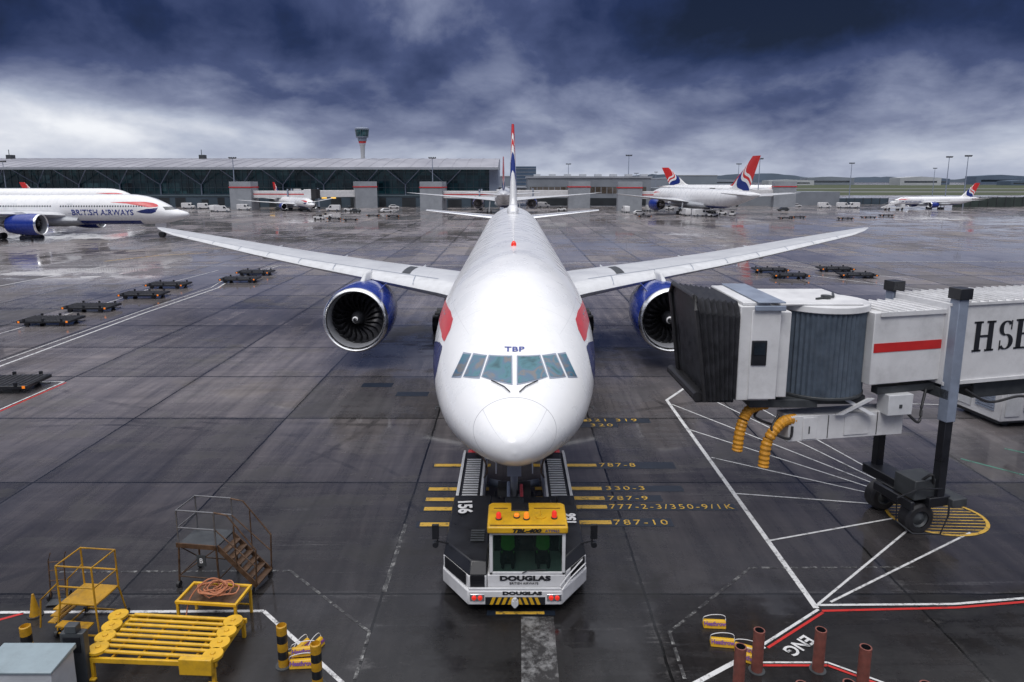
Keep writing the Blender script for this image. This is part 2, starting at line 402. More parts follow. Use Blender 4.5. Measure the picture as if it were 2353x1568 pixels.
# ------------------------------------------------------------------ ground + markings
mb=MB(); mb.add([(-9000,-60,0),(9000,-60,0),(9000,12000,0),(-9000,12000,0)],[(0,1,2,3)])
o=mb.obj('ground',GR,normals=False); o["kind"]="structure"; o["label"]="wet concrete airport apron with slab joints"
GRASS=pm('airfield_grass',(.055,.07,.03),.9,0,.25,.02)
mb=MB(); mb.add([(235,520,.004),(3500,520,.004),(5000,1500,.004),(235,1500,.004)],[(0,1,2,3)])
o=mb.obj('grass',GRASS,normals=False); o["kind"]="structure"
RUN=pm('runway_asphalt',(.16,.16,.165),.7,0,.1,.02)
mb=MB()
for y0,y1 in ((640,690),(860,920)): mb.add([(235,y0,.008),(4500,y0,.008),(4500,y1,.008),(235,y1,.008)],[(0,1,2,3)])
o=mb.obj('runway',RUN,normals=False); o["kind"]="structure"
def strip(mb,pts,wd,z=.006,mi=0,dash=None):
    for a,b_ in zip(pts[:-1],pts[1:]):
        a=Vector((a[0],a[1],0)); b_=Vector((b_[0],b_[1],0)); dd=(b_-a); L=dd.length
        if L<1e-6: continue
        dd/=L; nn=Vector((-dd.y,dd.x,0))*wd/2
        segs=[(0,L)]
        if dash:
            segs=[]; q=0
            while q<L: segs.append((q,min(L,q+dash[0]))); q+=dash[0]+dash[1]
        for s0,s1 in segs:
            p=a+dd*s0; q=a+dd*s1
            mb.add([(p+nn)+Vector((0,0,z)),(p-nn)+Vector((0,0,z)),(q-nn)+Vector((0,0,z)),(q+nn)+Vector((0,0,z))],[(0,1,2,3)],mi)
def marking(name,fn,mat):
    mb=MB(); fn(mb); o=mb.obj(name,mat,normals=False); o["kind"]="structure"; return o
def f(mb):
    strip(mb,[(10.6,38.9),(8.46,35.82)],.16,.006)
    strip(mb,[(8.46,35.82),(8.57,17.42)],.17,.0100)
    strip(mb,[(8.6,17.36),(6.52,15.89)],.08,.0140)
    strip(mb,[(6.52,15.83),(4.2,14.4),(1.5,12.6)],.13,.006)
    strip(mb,[(8.6,17.55),(12.55,17.6),(14.62,17.86),(20,18.6)],.09,.0180)
    zz=.006
    for a,b_ in [((8.6,35.09),(14.5,25.2)),((8.57,31.34),(14.2,24.9)),((8.66,28.0),(13.9,24.5)),((8.62,24.54),(13.5,23.7)),((8.63,21.08),(13.6,22.6)),
                 ((13.88,21.98),(8.7,17.6)),((15.66,21.59),(9.1,17.7)),((10.9,36.0),(14.8,25.4)),((12.6,36.5),(15.2,25.6)),((21.0,35.2),(23.2,35.0))]:
        zz+=.0011
        strip(mb,[a,b_],.075,zz)
marking('stand_marking_white',f,PWHITE)
def f(mb):
    strip(mb,[(6.60,15.78),(8.68,17.24)],.075,.006)
    strip(mb,[(8.68,17.30),(12.55,17.45),(14.62,17.71),(20,18.44)],.09,.010)
    strip(mb,[(6.1,15.12),(7.84,15.12),(8.75,14.5),(10.5,13.2)],.08,.014)
    strip(mb,[(-26.7,33.0),(-26.5,39.1)],.13,.006); 
    strip(mb,[(-15.5,16.0),(-13.6,17.2)],.10,.006)
marking('stand_marking_red',f,PRED)
def f(mb):
    strip(mb,[(6.1,15.22),(7.88,15.22),(8.8,14.6),(10.6,13.3)],.06,.018)
    strip(mb,[(-26.9,33.0),(-26.72,39.25),(-36,39.3)],.12,.010)
    strip(mb,[(-33.0,30),(-33.2,60)],.20,.006); strip(mb,[(-33.2,60),(-32.7,75),(-33.6,80),(-32.4,95)],.20,.010); 
    strip(mb,[(-33.9,30),(-34.0,62)],.12,.014); strip(mb,[(-34,62),(-33.5,75),(-34.4,80),(-33.2,95)],.12,.018)
    strip(mb,[(-40.3,45),(-39.6,67),(-40.1,77),(-39,90)],.14,.006)
    strip(mb,[(-140,94.5),(-10,94.4)],.22,.022); strip(mb,[(-10,94.4),(10,97.8),(140,102)],.22,.026)
    strip(mb,[(-58.6,70),(-56.4,94.2)],.3,.006); strip(mb,[(31,95),(46,72)],.2,.006); strip(mb,[(38,97),(48,82)],.2,.010)
    strip(mb,[(-18,17.2),(-12.8,17.25),(-6.95,17.3),(-4.1,14.56),(-2.0,12.5)],.11,.006)
marking('apron_marking_white',f,PWHITE)
def f(mb):
    strip(mb,[(-13.9,19.23),(-6.85,19.3),(-3.8,16.4),(-3.79,13)],.09,.006,dash=(.5,.12))
    strip(mb,[(12.6,19.5),(7.41,19.46),(4.2,16.4),(4.16,13)],.09,.006,dash=(.5,.12))
    strip(mb,[(-3.72,22.2),(-3.75,18.2)],.14,.006)
marking('faded_marking',f,PFADE)
def f(mb):
    mb.add([(.25,17.05,.006),(1.15,17.05,.006),(1.1,10,.006),(.18,10,.006)],[(0,3,2,1)])
marking('worn_centre_line',f,PFADE2)
def f(mb):
    for yy,x0 in ((27.17,-3.28),(24.92,-3.25),(24.05,-3.25),(23.3,-3.22),(22.15,-3.22)): strip(mb,[(x0,yy),(-.9,yy)],.27,.0142)
    for yy,x1 in ((27.17,3.56),(24.97,3.5),(24.15,3.5),(23.45,3.5),(22.3,3.5)): strip(mb,[(.9,yy),(x1,yy)],.28,.0142)
    strip(mb,[(3.2,32.6),(3.75,32.6)],.28,.0142)
    strip(mb,[(-.45,17.2),(.9,17.2)],.12,.0142)
    for k in range(40):
        a=2*math.pi*k/40; a2=2*math.pi*(k+1.02)/40
        strip(mb,[(15.2+1.62*math.cos(a),22.75+1.35*math.sin(a)),(15.2+1.62*math.cos(a2),22.75+1.35*math.sin(a2))],.12,.0150)
    for k in range(-5,6):
        yy=22.75+k*.22; ww=1.55*math.sqrt(max(0,1-(k*.22/1.3)**2))
        if ww>.1: strip(mb,[(15.2-ww,yy),(15.2+ww,yy-.12)],.05,.008)
    strip(mb,[(-60,100),(-56,108),(-50,112)],.3,.006)
marking('stand_marking_yellow',f,PYEL)
def f(mb):
    for yy,x1,hh in ((27.17,6.87,.55),(24.97,6.67,.38),(24.15,5.67,.36),(23.45,8.25,.38),(22.3,5.65,.44),(32.6,6.9,.5),(31.95,5.2,.45)):
        strip(mb,[(2.0 if yy<30 else 3.1,yy),(x1,yy)],hh+.14,.006)
    for yy in (27.17,24.92,24.05,23.3,22.15): strip(mb,[(-3.35,yy),(-.9,yy)],.42,.006)
    strip(mb,[(-.7,17.2),(1.2,17.2)],.22,.0102)
    for cx_,cy_ in ((-5.6,36.9),(-7.9,38.6)): mb.add([(cx_-.9,cy_-.4,.0062),(cx_+.9,cy_-.4,.0062),(cx_+.9,cy_+.4,.0062),(cx_-.9,cy_+.4,.0062)],[(0,1,2,3)])
marking('marking_background_box',f,PDARK)
def f(mb):
    strip(mb,[(19.4,27.87),(21.2,25.9),(23,24.2)],.12,.006); strip(mb,[(22.1,29.0),(24.5,26.8)],.12,.006)
marking('green_marking',f,PGREEN)
def gtext(s,x,y,wd,hh):
    o=text('stand_number_marking',s,1,PYEL,ext=0,align='LEFT',spacing=1.25)
    xs=[v.co.x for v in o.data.vertices]; ys=[v.co.y for v in o.data.vertices]
    for v in o.data.vertices:
        v.co.x=(v.co.x-min(xs))/(max(xs)-min(xs))*wd; v.co.y=((v.co.y-min(ys))/(max(ys)-min(ys))-.5)*hh
    o.location=(x,y,.0162); o["kind"]="structure"
for a in [("787-8",3.7,27.2,1.5,.36),("330-3",3.67,25.0,1.5,.33),("787-9",3.64,24.15,1.5,.33),("777-2-3/350-9/1K",3.6,23.47,4.55,.36),("787-10",3.58,22.3,1.9,.36),("321 319",3.75,32.65,2.5,.36),("320",3.85,31.95,1.1,.36)]: gtext(*a)
o=text('ground_lettering','ENG',.50,PWHITE,ext=0,loc=(7.42,15.86,.02),rot=(0,0,R(215)),bold=.012); o["kind"]="structure"
# ------------------------------------------------------------------ airliner
def catmull(P,sub):
    out=[]; n=len(P)
    for i in range(n-1):
        p0=P[max(i-1,0)]; p1=P[i]; p2=P[i+1]; p3=P[min(i+2,n-1)]
        for k in range(sub):
            t=k/sub; t2=t*t; t3=t2*t
            out.append(tuple(.5*((2*b)+(-a+c)*t+(2*a-5*b+4*c-d)*t2+(-a+3*b-3*c+d)*t3) for a,b,c,d in zip(p0,p1,p2,p3)))
    out.append(P[-1]); return out
SEC=[(0,4.68,4.64,.02),(.06,4.92,4.42,.30),(.22,5.09,4.24,.56),(.5,5.24,4.08,.84),(.9,5.38,3.93,1.13),(1.4,5.52,3.78,1.42),(2.0,5.69,3.60,1.71),(2.6,5.90,3.42,1.97),(3.4,6.27,3.22,2.27),
     (4.2,6.70,3.06,2.50),(5.1,7.20,2.93,2.70),(6.2,7.72,2.82,2.87),(7.5,8.2,2.73,3.0),(9,8.57,2.68,3.07),(10.8,8.80,2.65,3.1),(13,8.87,2.65,3.1),(15.5,8.87,2.65,3.1),(19,8.87,2.65,3.1),(24,8.87,2.65,3.1),(30,8.87,2.65,3.1),(37,8.87,2.65,3.1),(43,8.87,2.65,3.1),(47.5,8.87,2.65,3.1),(51,8.87,2.68,3.1),
     (56,8.86,3.0,3.05),(62,8.76,4.2,2.6),(67,8.5,5.4,1.9),(71,8.1,6.5,1.1),(73.2,7.8,7.0,.4),(73.9,7.5,7.3,.1)]
def airfoil(n=9):
    up=[];lo=[]
    for i in range(n+1):
        c=.5*(1-math.cos(math.pi*i/n)); 
        th=5*(.2969*math.sqrt(c)-.126*c-.3516*c*c+.2843*c**3-.1015*c**4)
        cam_=.02*(1-(2*c-1)**2)
        up.append((c,cam_+th)); lo.append((c,cam_-th*.8))
    return up+lo[-2:0:-1]
AF=airfoil()
def wing(mb,secs,side=1,mi=0,lemi=None):
    rings=[]
    for (x,yl,zl,ch,th,tw) in secs:
        ring=[]
        for (c,q) in AF:
            yy=c*ch; zz=q*th*ch
            a=R(tw); ring.append((side*x,yl+yy*math.cos(a)+zz*math.sin(a),zl-yy*math.sin(a)+zz*math.cos(a)))
        rings.append(ring)
    n=len(AF)
    def mf(j,i):
        if lemi is not None and (i<2 or i>=n-2): return lemi
        return mi
    mb.loft(rings,mi,mf=mf)
def projx(bvh,side,s,z,off=.012):
    hit,nn,_,_=bvh.ray_cast(Vector((side*6,s,z)),Vector((-side,0,0)))
    if hit is None: return Vector((side*2.5,s,z))
    return hit+nn*off if nn.x*side>0 else hit-nn*off
def projy(bvh,x,z,off=.01):
    hit,nn,_,_=bvh.ray_cast(Vector((x,-3,z)),Vector((0,1,0)))
    if hit is None: return None
    return hit+nn*off if nn.y<0 else hit-nn*off
def lerp_tab(T,s):
    for (a,b_),(c,d_) in zip(T[:-1],T[1:]):
        if a<=s<=c:
            q=(s-a)/(c-a); q=q*q*(3-2*q)*.5+q*.5
            return b_+(d_-b_)*q
    return T[-1][1] if s>T[-1][0] else T[0][1]
def side_strip(mb,bvh,side,top,bot,s0,s1,n=20,m=6,mi=0,off=.012):
    vs=[]
    for i in range(n+1):
        s=s0+(s1-s0)*i/n; a=lerp_tab(top,s); b_=lerp_tab(bot,s)
        for j in range(m+1): vs.append(projx(bvh,side,s,b_+(a-b_)*j/m,off))
    fs=[(i*(m+1)+j,(i+1)*(m+1)+j,(i+1)*(m+1)+j+1,i*(m+1)+j+1) for i in range(n) for j in range(m)]
    mb.add(vs,fs,mi)
ENG={}
FY=1.12
def engine(parent,x,y,z,detail=True,cowl=None):
    key=(detail,cowl.name if cowl else '')
    e=bpy.data.objects.new('engine',None); COL.objects.link(e); e.parent=parent; e.location=(x,y,z)
    cm=cowl or BLUE
    if key not in ENG:
        d={}
        mb=MB(); n=64 if detail else 24
        prof=[(1.62,1.70),(1.0,1.70),(.5,1.71),(.22,1.76),(.07,1.82),(0.0,1.89),(.06,1.96),(.2,2.02),(.36,2.05),(1.2,2.12),(2.4,2.12),(3.8,2.03),(5.2,1.82),(6.2,1.62),(6.15,1.52),(4.5,1.5)]
        mis=[1,1,1,0,0,0,0,0,2,2,2,2,2,3,3]
        mb.lathe(prof,n=n,mis=mis)
        d['nacelle']=mb.obj('nacelle',[CHROME,INLET,cm,TITAN],normals=True).data
        mb=MB(); mb.lathe([(4.6,1.5),(4.5,1.0),(6.4,.95),(7.4,.7),(7.3,.5),(8.2,.12),(8.3,.01)],n=n); d['exhaust_cone']=mb.obj('exhaust_cone',[TITAN]).data
        mb=MB(); mb.lathe([(FY+.42,1.695),(FY+.44,.02)],n=n)
        d['fan_duct']=mb.obj('fan_duct',[BLACKP]).data
        mb=MB()
        NB=22 if detail else 14
        for k in range(NB):
            th=2*math.pi*k/NB; vs=[]
            M_=10
            for i in range(M_+1):
                r=.42+(1.68-.42)*i/M_; q=i/M_
                sw=.34*math.sin(q*2.6)-.16*q*q
                ch=.50+.14*math.sin(math.pi*q); st=R(25+38*q)
                dl=ch*math.sin(st)/max(r,.5)*.5; yy=ch*math.cos(st)*.5
                for sgn in (-1,0,1):
                    a=th+sw+sgn*dl; vs.append((r*math.cos(a),FY+sgn*yy*.7+(.03 if sgn==0 else 0),r*math.sin(a)))
            mb.add(vs,[(i*3+j,i*3+j+1,(i+1)*3+j+1,(i+1)*3+j) for i in range(M_) for j in range(2)])
        d['fan']=mb.obj('fan',[FAN],smooth=60).data
        o0=FY-.80
        mb=MB(); mb.lathe([(o0,.005),(o0+.05,.10),(o0+.2,.24),(o0+.45,.37),(o0+.75,.44),(o0+.95,.45)],n=32)
        d['spinner']=mb.obj('spinner',[BLACKP]).data
        if detail:
            mb=MB(); vs=[]
            PR=[(o0,.005),(o0+.05,.10),(o0+.20,.24),(o0+.45,.37),(o0+.75,.44)]
            def yy_(r):
                for (a,r0),(b_,r1) in zip(PR[:-1],PR[1:]):
                    if r0<=r<=r1: return a+(b_-a)*(r-r0)/(r1-r0)-.03
                return o0-.03
            for i in range(17):
                a=-.6+i*.33; r=.08+.012*i; w_=.034*math.sin(math.pi*(i+1)/18)+.006
                for rr in (r-w_,r+w_): vs.append((rr*math.cos(a),yy_(rr),rr*math.sin(a)))
            mb.add(vs,[(2*i,2*i+1,2*i+3,2*i+2) for i in range(16)])
            d['spinner_swirl']=mb.obj('spinner_swirl',[WHITE]).data
        for q in list(COL.objects):
            if q.type=='MESH' and q.data in d.values(): bpy.data.objects.remove(q)
        ENG[key]=d
    for nme,me in ENG[key].items():
        o=bpy.data.objects.new(nme,me); COL.objects.link(o); o.parent=e
    return e
def airliner(label,loc,rz=0,scale=1,detail=0,livery='ba',name='airliner',group=None):
    rt=root(name,label,'airliner',loc,rz,group,scale)
    sub=5 if detail==2 else 3; n=96 if detail==2 else 32
    secs=catmull(SEC,sub); rings=[]
    for (s,tp,bt,hw) in secs:
        c=(tp+bt)/2; h_=(tp-bt)/2; ring=[]
        for i in range(n):
            a=2*math.pi*i/n; ring.append((hw*math.cos(a),s,c+h_*math.sin(a)))
        rings.append(ring)
    mb=MB(); mb.loft(rings,0)
    fo=mb.obj('fuselage',[FUS],rt,smooth=60)
    bvh=BVHTree.FromPolygons([Vector(p) for r in rings for p in r],[(j*n+i,j*n+(i+1)%n,(j+1)*n+(i+1)%n,(j+1)*n+i) for j in range(len(rings)-1) for i in range(n)])
    mb=MB(); rr=[]
    for s,k in ((21.5,.2),(23.5,.7),(26,.95),(30,1),(38,1),(42,.9),(45,.5),(47,.1)):
        rr.append([((3.0+.55*k)*math.cos(2*math.pi*i/24),s,3.6+(1.0+.9*k)*math.sin(2*math.pi*i/24)*(.9 if math.sin(2*math.pi*i/24)>0 else .75)) for i in range(24)])
    mb.loft(rr,0); mb.obj('wing_fairing',[LGREY],rt)
    W=[(2.2,23.4,4.55,14.3,.125,1.5),(4.8,25.2,4.85,12.4,.12,1.2),(9.8,28.7,5.25,9.6,.11,.6),(15.3,32.5,5.65,7.6,.10,0),(20.4,36.1,6.1,6.0,.10,-.5),(25.5,39.7,6.6,4.6,.10,-1),(29.9,42.8,7.05,3.3,.095,-1.2),(31.8,44.6,7.3,2.0,.09,-1.2),(33.05,46.3,7.45,.7,.09,-1.2)]
    for sd in (1,-1):
        mb=MB(); wing(mb,W,sd,0,1); wo=mb.obj('wing',[WING,OFFW],rt,smooth=50)
        if detail==2:
            mb=MB()
            def up(x,c,dz=.012):
                for a,b_ in zip(W[:-1],W[1:]):
                    if a[0]<=x<=b_[0]:
                        q=(x-a[0])/(b_[0]-a[0]); yl,zl,ch,th,tw=[a[k]+(b_[k]-a[k])*q for k in range(1,6)]
                        tt=5*(.2969*math.sqrt(c)-.126*c-.3516*c*c+.2843*c**3-.1015*c**4); qq=.02*(1-(2*c-1)**2)+tt
                        an=R(tw); yy=c*ch; zz=qq*th*ch
                        return (sd*x,yl+yy*math.cos(an)+zz*math.sin(an),zl-yy*math.sin(an)+zz*math.cos(an)+dz)
            def patch(x0,x1,c0,c1,k=8,mi=0):
                vs=[]
                for i in range(k+1):
                    xx=x0+(x1-x0)*i/k
                    for j in range(5): vs.append(up(xx,c0+(c1-c0)*j/4))
                mb.add(vs,[(i*5+j,(i+1)*5+j,(i+1)*5+j+1,i*5+j+1) for i in range(k) for j in range(4)],mi)
            patch(7.0,7.6,.16,.56,3,0)
            patch(4.9,31,.135,.142,24,1); patch(4.9,30,.70,.704,24,1)
            for xx in (6.5,9.8,12.8,15.9,19.0,22,25,28): patch(xx,xx+.05,.01,.14,1,1)
            for xx in (11,18.5,26): patch(xx,xx+.05,.7,.99,1,1)
            mb.obj('wing_panel',[DGREY,GREY],rt,normals=False)
            for fx_ in (7.2,14.2,20.8):
                mb=MB(); q=up(fx_,.75); mb.tube([(q[0],q[1]-2.2,q[2]-.5),(q[0],q[1]-1,q[2]-.75),(q[0],q[1]+1,q[2]-.65),(q[0],q[1]+3.4,q[2]-.35)],[.1,.32,.32,.05],12); mb.obj('flap_fairing',[LGREY],rt)
        mb=MB(); wing(mb,[(.8,64.2,7.15,6.8,.10,0),(11.15,71.3,7.95,2.4,.09,0)],sd,0,1); mb.obj('tailplane',[WING,CHROME],rt,smooth=50)
        engine(rt,sd*9.84,24.1,3.25,detail==2)
        mb=MB(); m_=sd*9.84
        mb.hexa([(m_-.18,26.0,5.1),(m_+.18,26.0,5.1),(m_+.2,33,4.6),(m_-.2,33,4.6),(m_-.12,27.6,5.75),(m_+.12,27.6,5.75),(m_+.16,33.5,5.5),(m_-.16,33.5,5.5)])
        mb.obj('pylon',[OFFW],rt,bevel=.08)
        if detail==2:
            mb=MB(); a=R(38); 
            mb.hexa([(m_-sd*2.1*math.sin(a)-.03,25.4,3.25+2.1*math.cos(a)),(m_-sd*2.1*math.sin(a)+.03,25.4,3.25+2.1*math.cos(a)),(m_-sd*2.1*math.sin(a)+.03,27,3.25+2.1*math.cos(a)),(m_-sd*2.1*math.sin(a)-.03,27,3.25+2.1*math.cos(a)),(m_-sd*2.5*math.sin(a)-.03,26.2,3.25+2.5*math.cos(a)),(m_-sd*2.5*math.sin(a)+.03,26.2,3.25+2.5*math.cos(a)),(m_-sd*2.5*math.sin(a)+.03,27,3.25+2.5*math.cos(a)),(m_-sd*2.5*math.sin(a)-.03,27,3.25+2.5*math.cos(a))])
            mb.obj('nacelle_strake',[BLUE],rt)
        mb=MB()
        for yy in (35.6,37.1,38.6):
            for xx in (4.8,6.1): mb.cyl((sd*xx-.22,yy,.67),(sd*xx+.22,yy,.67),.67,n=24)
        mb.cyl((sd*5.45,37.1,.7),(sd*5.2,37.1,4.2),.22,n=12,mi=1); mb.box(sd*5.45-.15,sd*5.45+.15,35.4,38.8,.55,.85,1)
        mb.obj('main_gear',[BLACK,LGREY],rt)
    mb=MB(); rings=[]; K=14
    for j in range(K+1):
        q=j/K; z_=8.6+10*q; yl=57.6+11.4*q; ch=10.4-6.4*q
        if q<.06: yl-=1.5; ch+=1.5
        rings.append([((cq[1]-.01)*.10*ch,yl+cq[0]*ch,z_) for cq in AF])
    mb.loft(rings,0); mb.obj('fin',[REDL if livery=='red' else FINM],rt,smooth=50)
    mb=MB()
    for xx in (-.42,.42): mb.cyl((xx-.17,5.9,.55),(xx+.17,5.9,.55),.55,n=24)
    mb.cyl((0,5.9,.55),(0,5.7,3.1),.13,n=12,mi=1); mb.cyl((-.4,5.9,.55),(.4,5.9,.55),.08,mi=1); mb.cyl((0,5.9,1.3),(0,7.4,3.0),.07,mi=1)
    mb.box(-.25,.25,5.5,5.62,1.5,1.9,1)
    mb.obj('nose_gear',[BLACK,LGREY],rt)
    for sd in (1,-1):
        mb=MB(); mb.box(sd*.62-.02,sd*.62+.02,4.6,6.9,2.0,3.05); mb.obj('gear_door',[WHITE],rt,bevel=.01)
    for sd in (1,-1):
        if livery=='ba':
            mb=MB()
            if detail==2:
                side_strip(mb,bvh,sd,[(5.75,6.42),(6.0,6.72),(6.5,7.0),(7.4,7.14),(8.6,7.14),(12,6.88),(14.5,6.7)],[(5.75,6.36),(6.1,6.38),(6.7,6.50),(7.6,6.55),(9.5,6.48),(14.5,6.66)],5.75,14.5,34,6,0)
                side_strip(mb,bvh,sd,[(5.0,5.5),(5.25,5.9),(5.6,6.22),(6.1,6.24),(6.8,6.12),(7.6,5.9),(9.6,5.2)],[(5.0,5.4),(5.4,4.75),(6.4,4.45),(7.6,4.6),(9.6,5.12)],5.0,9.6,28,6,1)
            else:
                side_strip(mb,bvh,sd,[(5.2,6.5),(5.6,6.9),(6.6,7.2),(8,7.38),(10,7.4),(14.5,7.3)],[(5.2,6.4),(5.9,6.25),(6.8,6.25),(8,6.45),(9.5,6.75),(11.5,7.05),(14.5,7.25)],5.2,14.5,30,6,0)
                side_strip(mb,bvh,sd,[(5.15,6.2),(5.6,6.15),(6.4,6.0),(7.2,5.95),(8.2,5.75),(9.3,5.4)],[(5.15,6.1),(5.5,5.3),(6.4,5.0),(7.2,5.0),(8.2,5.1),(9.3,5.35)],5.15,9.3,24,6,1)
            mb.obj('livery_ribbon',[RED,NAVY],rt,normals=False)
        if detail>=1:
            mb=MB()
            xs=[(10.5 if detail==2 else 7.5)+.53*i for i in range(74)]
            for s_ in xs:
                if 24.5<s_<26.5: continue
                a=[projx(bvh,sd,s_+dx,6.35+dz,.015) for dx,dz in ((0,0),(.26,0),(.26,.30),(0,.30))]
                mb.add(a,[(0,1,2,3)])
            mb.obj('cabin_window_row',[GLASS],rt,normals=False)
            for s0 in ((22.2,33.5) if detail==1 else (7.6,19.5)):
                mb=MB()
                for (a0,a1,b0,b1) in ((0,.04,0,1.9),(1.03,1.07,0,1.9),(0.04,1.03,0,.04),(0.04,1.03,1.86,1.9)):
                    a=[projx(bvh,sd,s0+dx,5.05+dz,.02) for dx,dz in ((a0,b0),(a1,b0),(a1,b1),(a0,b1))]
                    mb.add(a,[(0,1,2,3)])
                mb.obj('cabin_door',[GREY],rt,normals=False)
            def vert(c,sd=sd):
                s_=16.2-c.x if sd<0 else 16.2+c.x
                return projx(bvh,sd,s_ ,5.2+c.y,.04)
            text('airline_lettering','BRITISH AIRWAYS',1.55,BLUE,rt,ext=0,vert=vert,align='CENTER',spacing=1.02,bold=.03,sx=1.0)
    if detail==2:
        P1=[(-.10,5.85),(-.11,6.38),(-.78,6.36),(-.98,5.92)]
        P2=[(-1.10,5.90),(-.91,6.35),(-1.31,6.33),(-1.58,5.82)]
        P3=[(-1.68,5.81),(-1.42,6.32),(-1.67,6.29),(-1.98,5.70)]
        for sd in (1,-1):
            for P in (P1,P2,P3):
                for mi_,gr,off,nm in ((0,.035,.008,'windshield_frame'),(1,0,.016,'windshield')):
                    cx_=sum(p[0] for p in P)/4; cz_=sum(p[1] for p in P)/4
                    Q=[]
                    for (a,b_) in P:
                        dd=Vector((a-cx_,b_-cz_)); L=dd.length; k=(L+gr*1.35)/L; Q.append((cx_+dd.x*k,cz_+dd.y*k))
                    G_=8; vs=[]
                    for i in range(G_+1):
                        for j in range(G_+1):
                            u_=i/G_; v_=j/G_
                            a=Vector(Q[0])*(1-u_)*(1-v_)+Vector(Q[3])*u_*(1-v_)+Vector(Q[1])*(1-u_)*v_+Vector(Q[2])*u_*v_
                            vs.append(projy(bvh,-sd*a.x,a.y,off) or Vector((-sd*a.x,4,a.y)))
                    mb=MB(); mb.add(vs,[(i*(G_+1)+j,(i+1)*(G_+1)+j,(i+1)*(G_+1)+j+1,i*(G_+1)+j+1) for i in range(G_) for j in range(G_)])
                    mb.obj(nm,[GREY if mi_==0 else WSH],rt,normals=False)
            mb=MB(); pts=[projy(bvh,sd*x_,z_,.04) for x_,z_ in ((.14,5.70),(.32,5.78),(.7,5.86))]
            mb.tube(pts,.018,6); mb.obj('wiper',[BLACKP],rt)
            mb=MB(); q=projx(bvh,sd,4.3,4.5,.0); mb.cyl(q,(q.x+sd*.12,q.y-.02,q.z),.02); mb.cyl((q.x+sd*.12,q.y+.05,q.z),(q.x+sd*.12,q.y-.25,q.z-.02),.018); mb.obj('pitot_probe',[DGREY],rt)
        def vert(c): 
            return projy(bvh,c.x,6.54+c.y*.55,.012+c.z) 
        text('registration_lettering','TBP',.27,BLUE,rt,ext=0,vert=vert,sx=1.3,spacing=1.1,bold=.008)
        mb=MB(); mb.lathe([(0,.12),(.1,.12),(.2,.07),(.24,.01)],(0,14.2,8.87),'z',16); mb.obj('beacon_light',[REDLAMP],rt)
        for s_,hh_ in ((11.5,.28),(17.5,.35),(24,.3),(31,.35)):
            mb=MB(); mb.hexa([(-.02,s_,8.85),(.02,s_,8.85),(.02,s_+.35,8.85),(-.02,s_+.35,8.85),(-.01,s_+.2,8.85+hh_),(.01,s_+.2,8.85+hh_),(.01,s_+.38,8.85+hh_),(-.01,s_+.38,8.85+hh_)]); mb.obj('blade_antenna',[OFFW],rt)
        mb=MB(); mb.tube([(0,44,8.8),(0,45,9.1),(0,47,9.15),(0,48.5,8.8)],[.3,.55,.5,.1],12); mb.obj('satellite_antenna_dome',[WHITE],rt)
    else:
        mb=MB()
        for sd in (1,-1):
            G_=5; vs=[]
            Q=((-.1,5.8),(-.12,6.3),(-1.75,6.35),(-2.05,5.7))
            for i in range(G_+1):
                for j in range(3):
                    u_=i/G_; v_=j/2
                    a=Vector(Q[0])*(1-u_)*(1-v_)+Vector(Q[3])*u_*(1-v_)+Vector(Q[1])*(1-u_)*v_+Vector(Q[2])*u_*v_
                    vs.append(projy(bvh,sd*a.x,a.y,.03) or Vector((sd*a.x,4,a.y)))
            mb.add(vs,[(i*3+j,(i+1)*3+j,(i+1)*3+j+1,i*3+j+1) for i in range(G_) for j in range(2)])
        mb.obj('windshield',[GLASS],rt,normals=False)
    return rt
airliner("large white twin-engine airliner nose-on, coupled to a pushback tug",(.08,17.3,0),0,1,2)
airliner("white airliner with navy belly and airline lettering taxiing behind the stand",(-67.2,143,0),R(90),1,1)
airliner("white airliner parked behind another, red ribbon on its nose",(-126,236,0),R(90),1,1)
airliner("small white airliner with red and blue fin at a gate",(-72,250,0),R(38),.58,0)
airliner("white airliner seen from its tail, parked at the pier",(-2.6,281,0),R(180),1,0)
airliner("white airliner with red and blue fin parked beside an air bridge",(54,270,0),R(180+13.5),1,0)
airliner("white airliner with an all red fin parked at the pier",(88,395,0),R(200),1,0,'red')
airliner("white airliner nose showing beyond the parked jets",(152,372,0),R(62),1,0)
airliner("small white airliner with red and blue fin on the open apron",(152.5,278,0),R(-80),.56,1)
airliner("small white airliner mostly hidden, red fin showing",(-150,262,0),R(80),.58,0)
airliner("distant white airliner with red and blue fin",(88,470,0),R(150),.6,0)

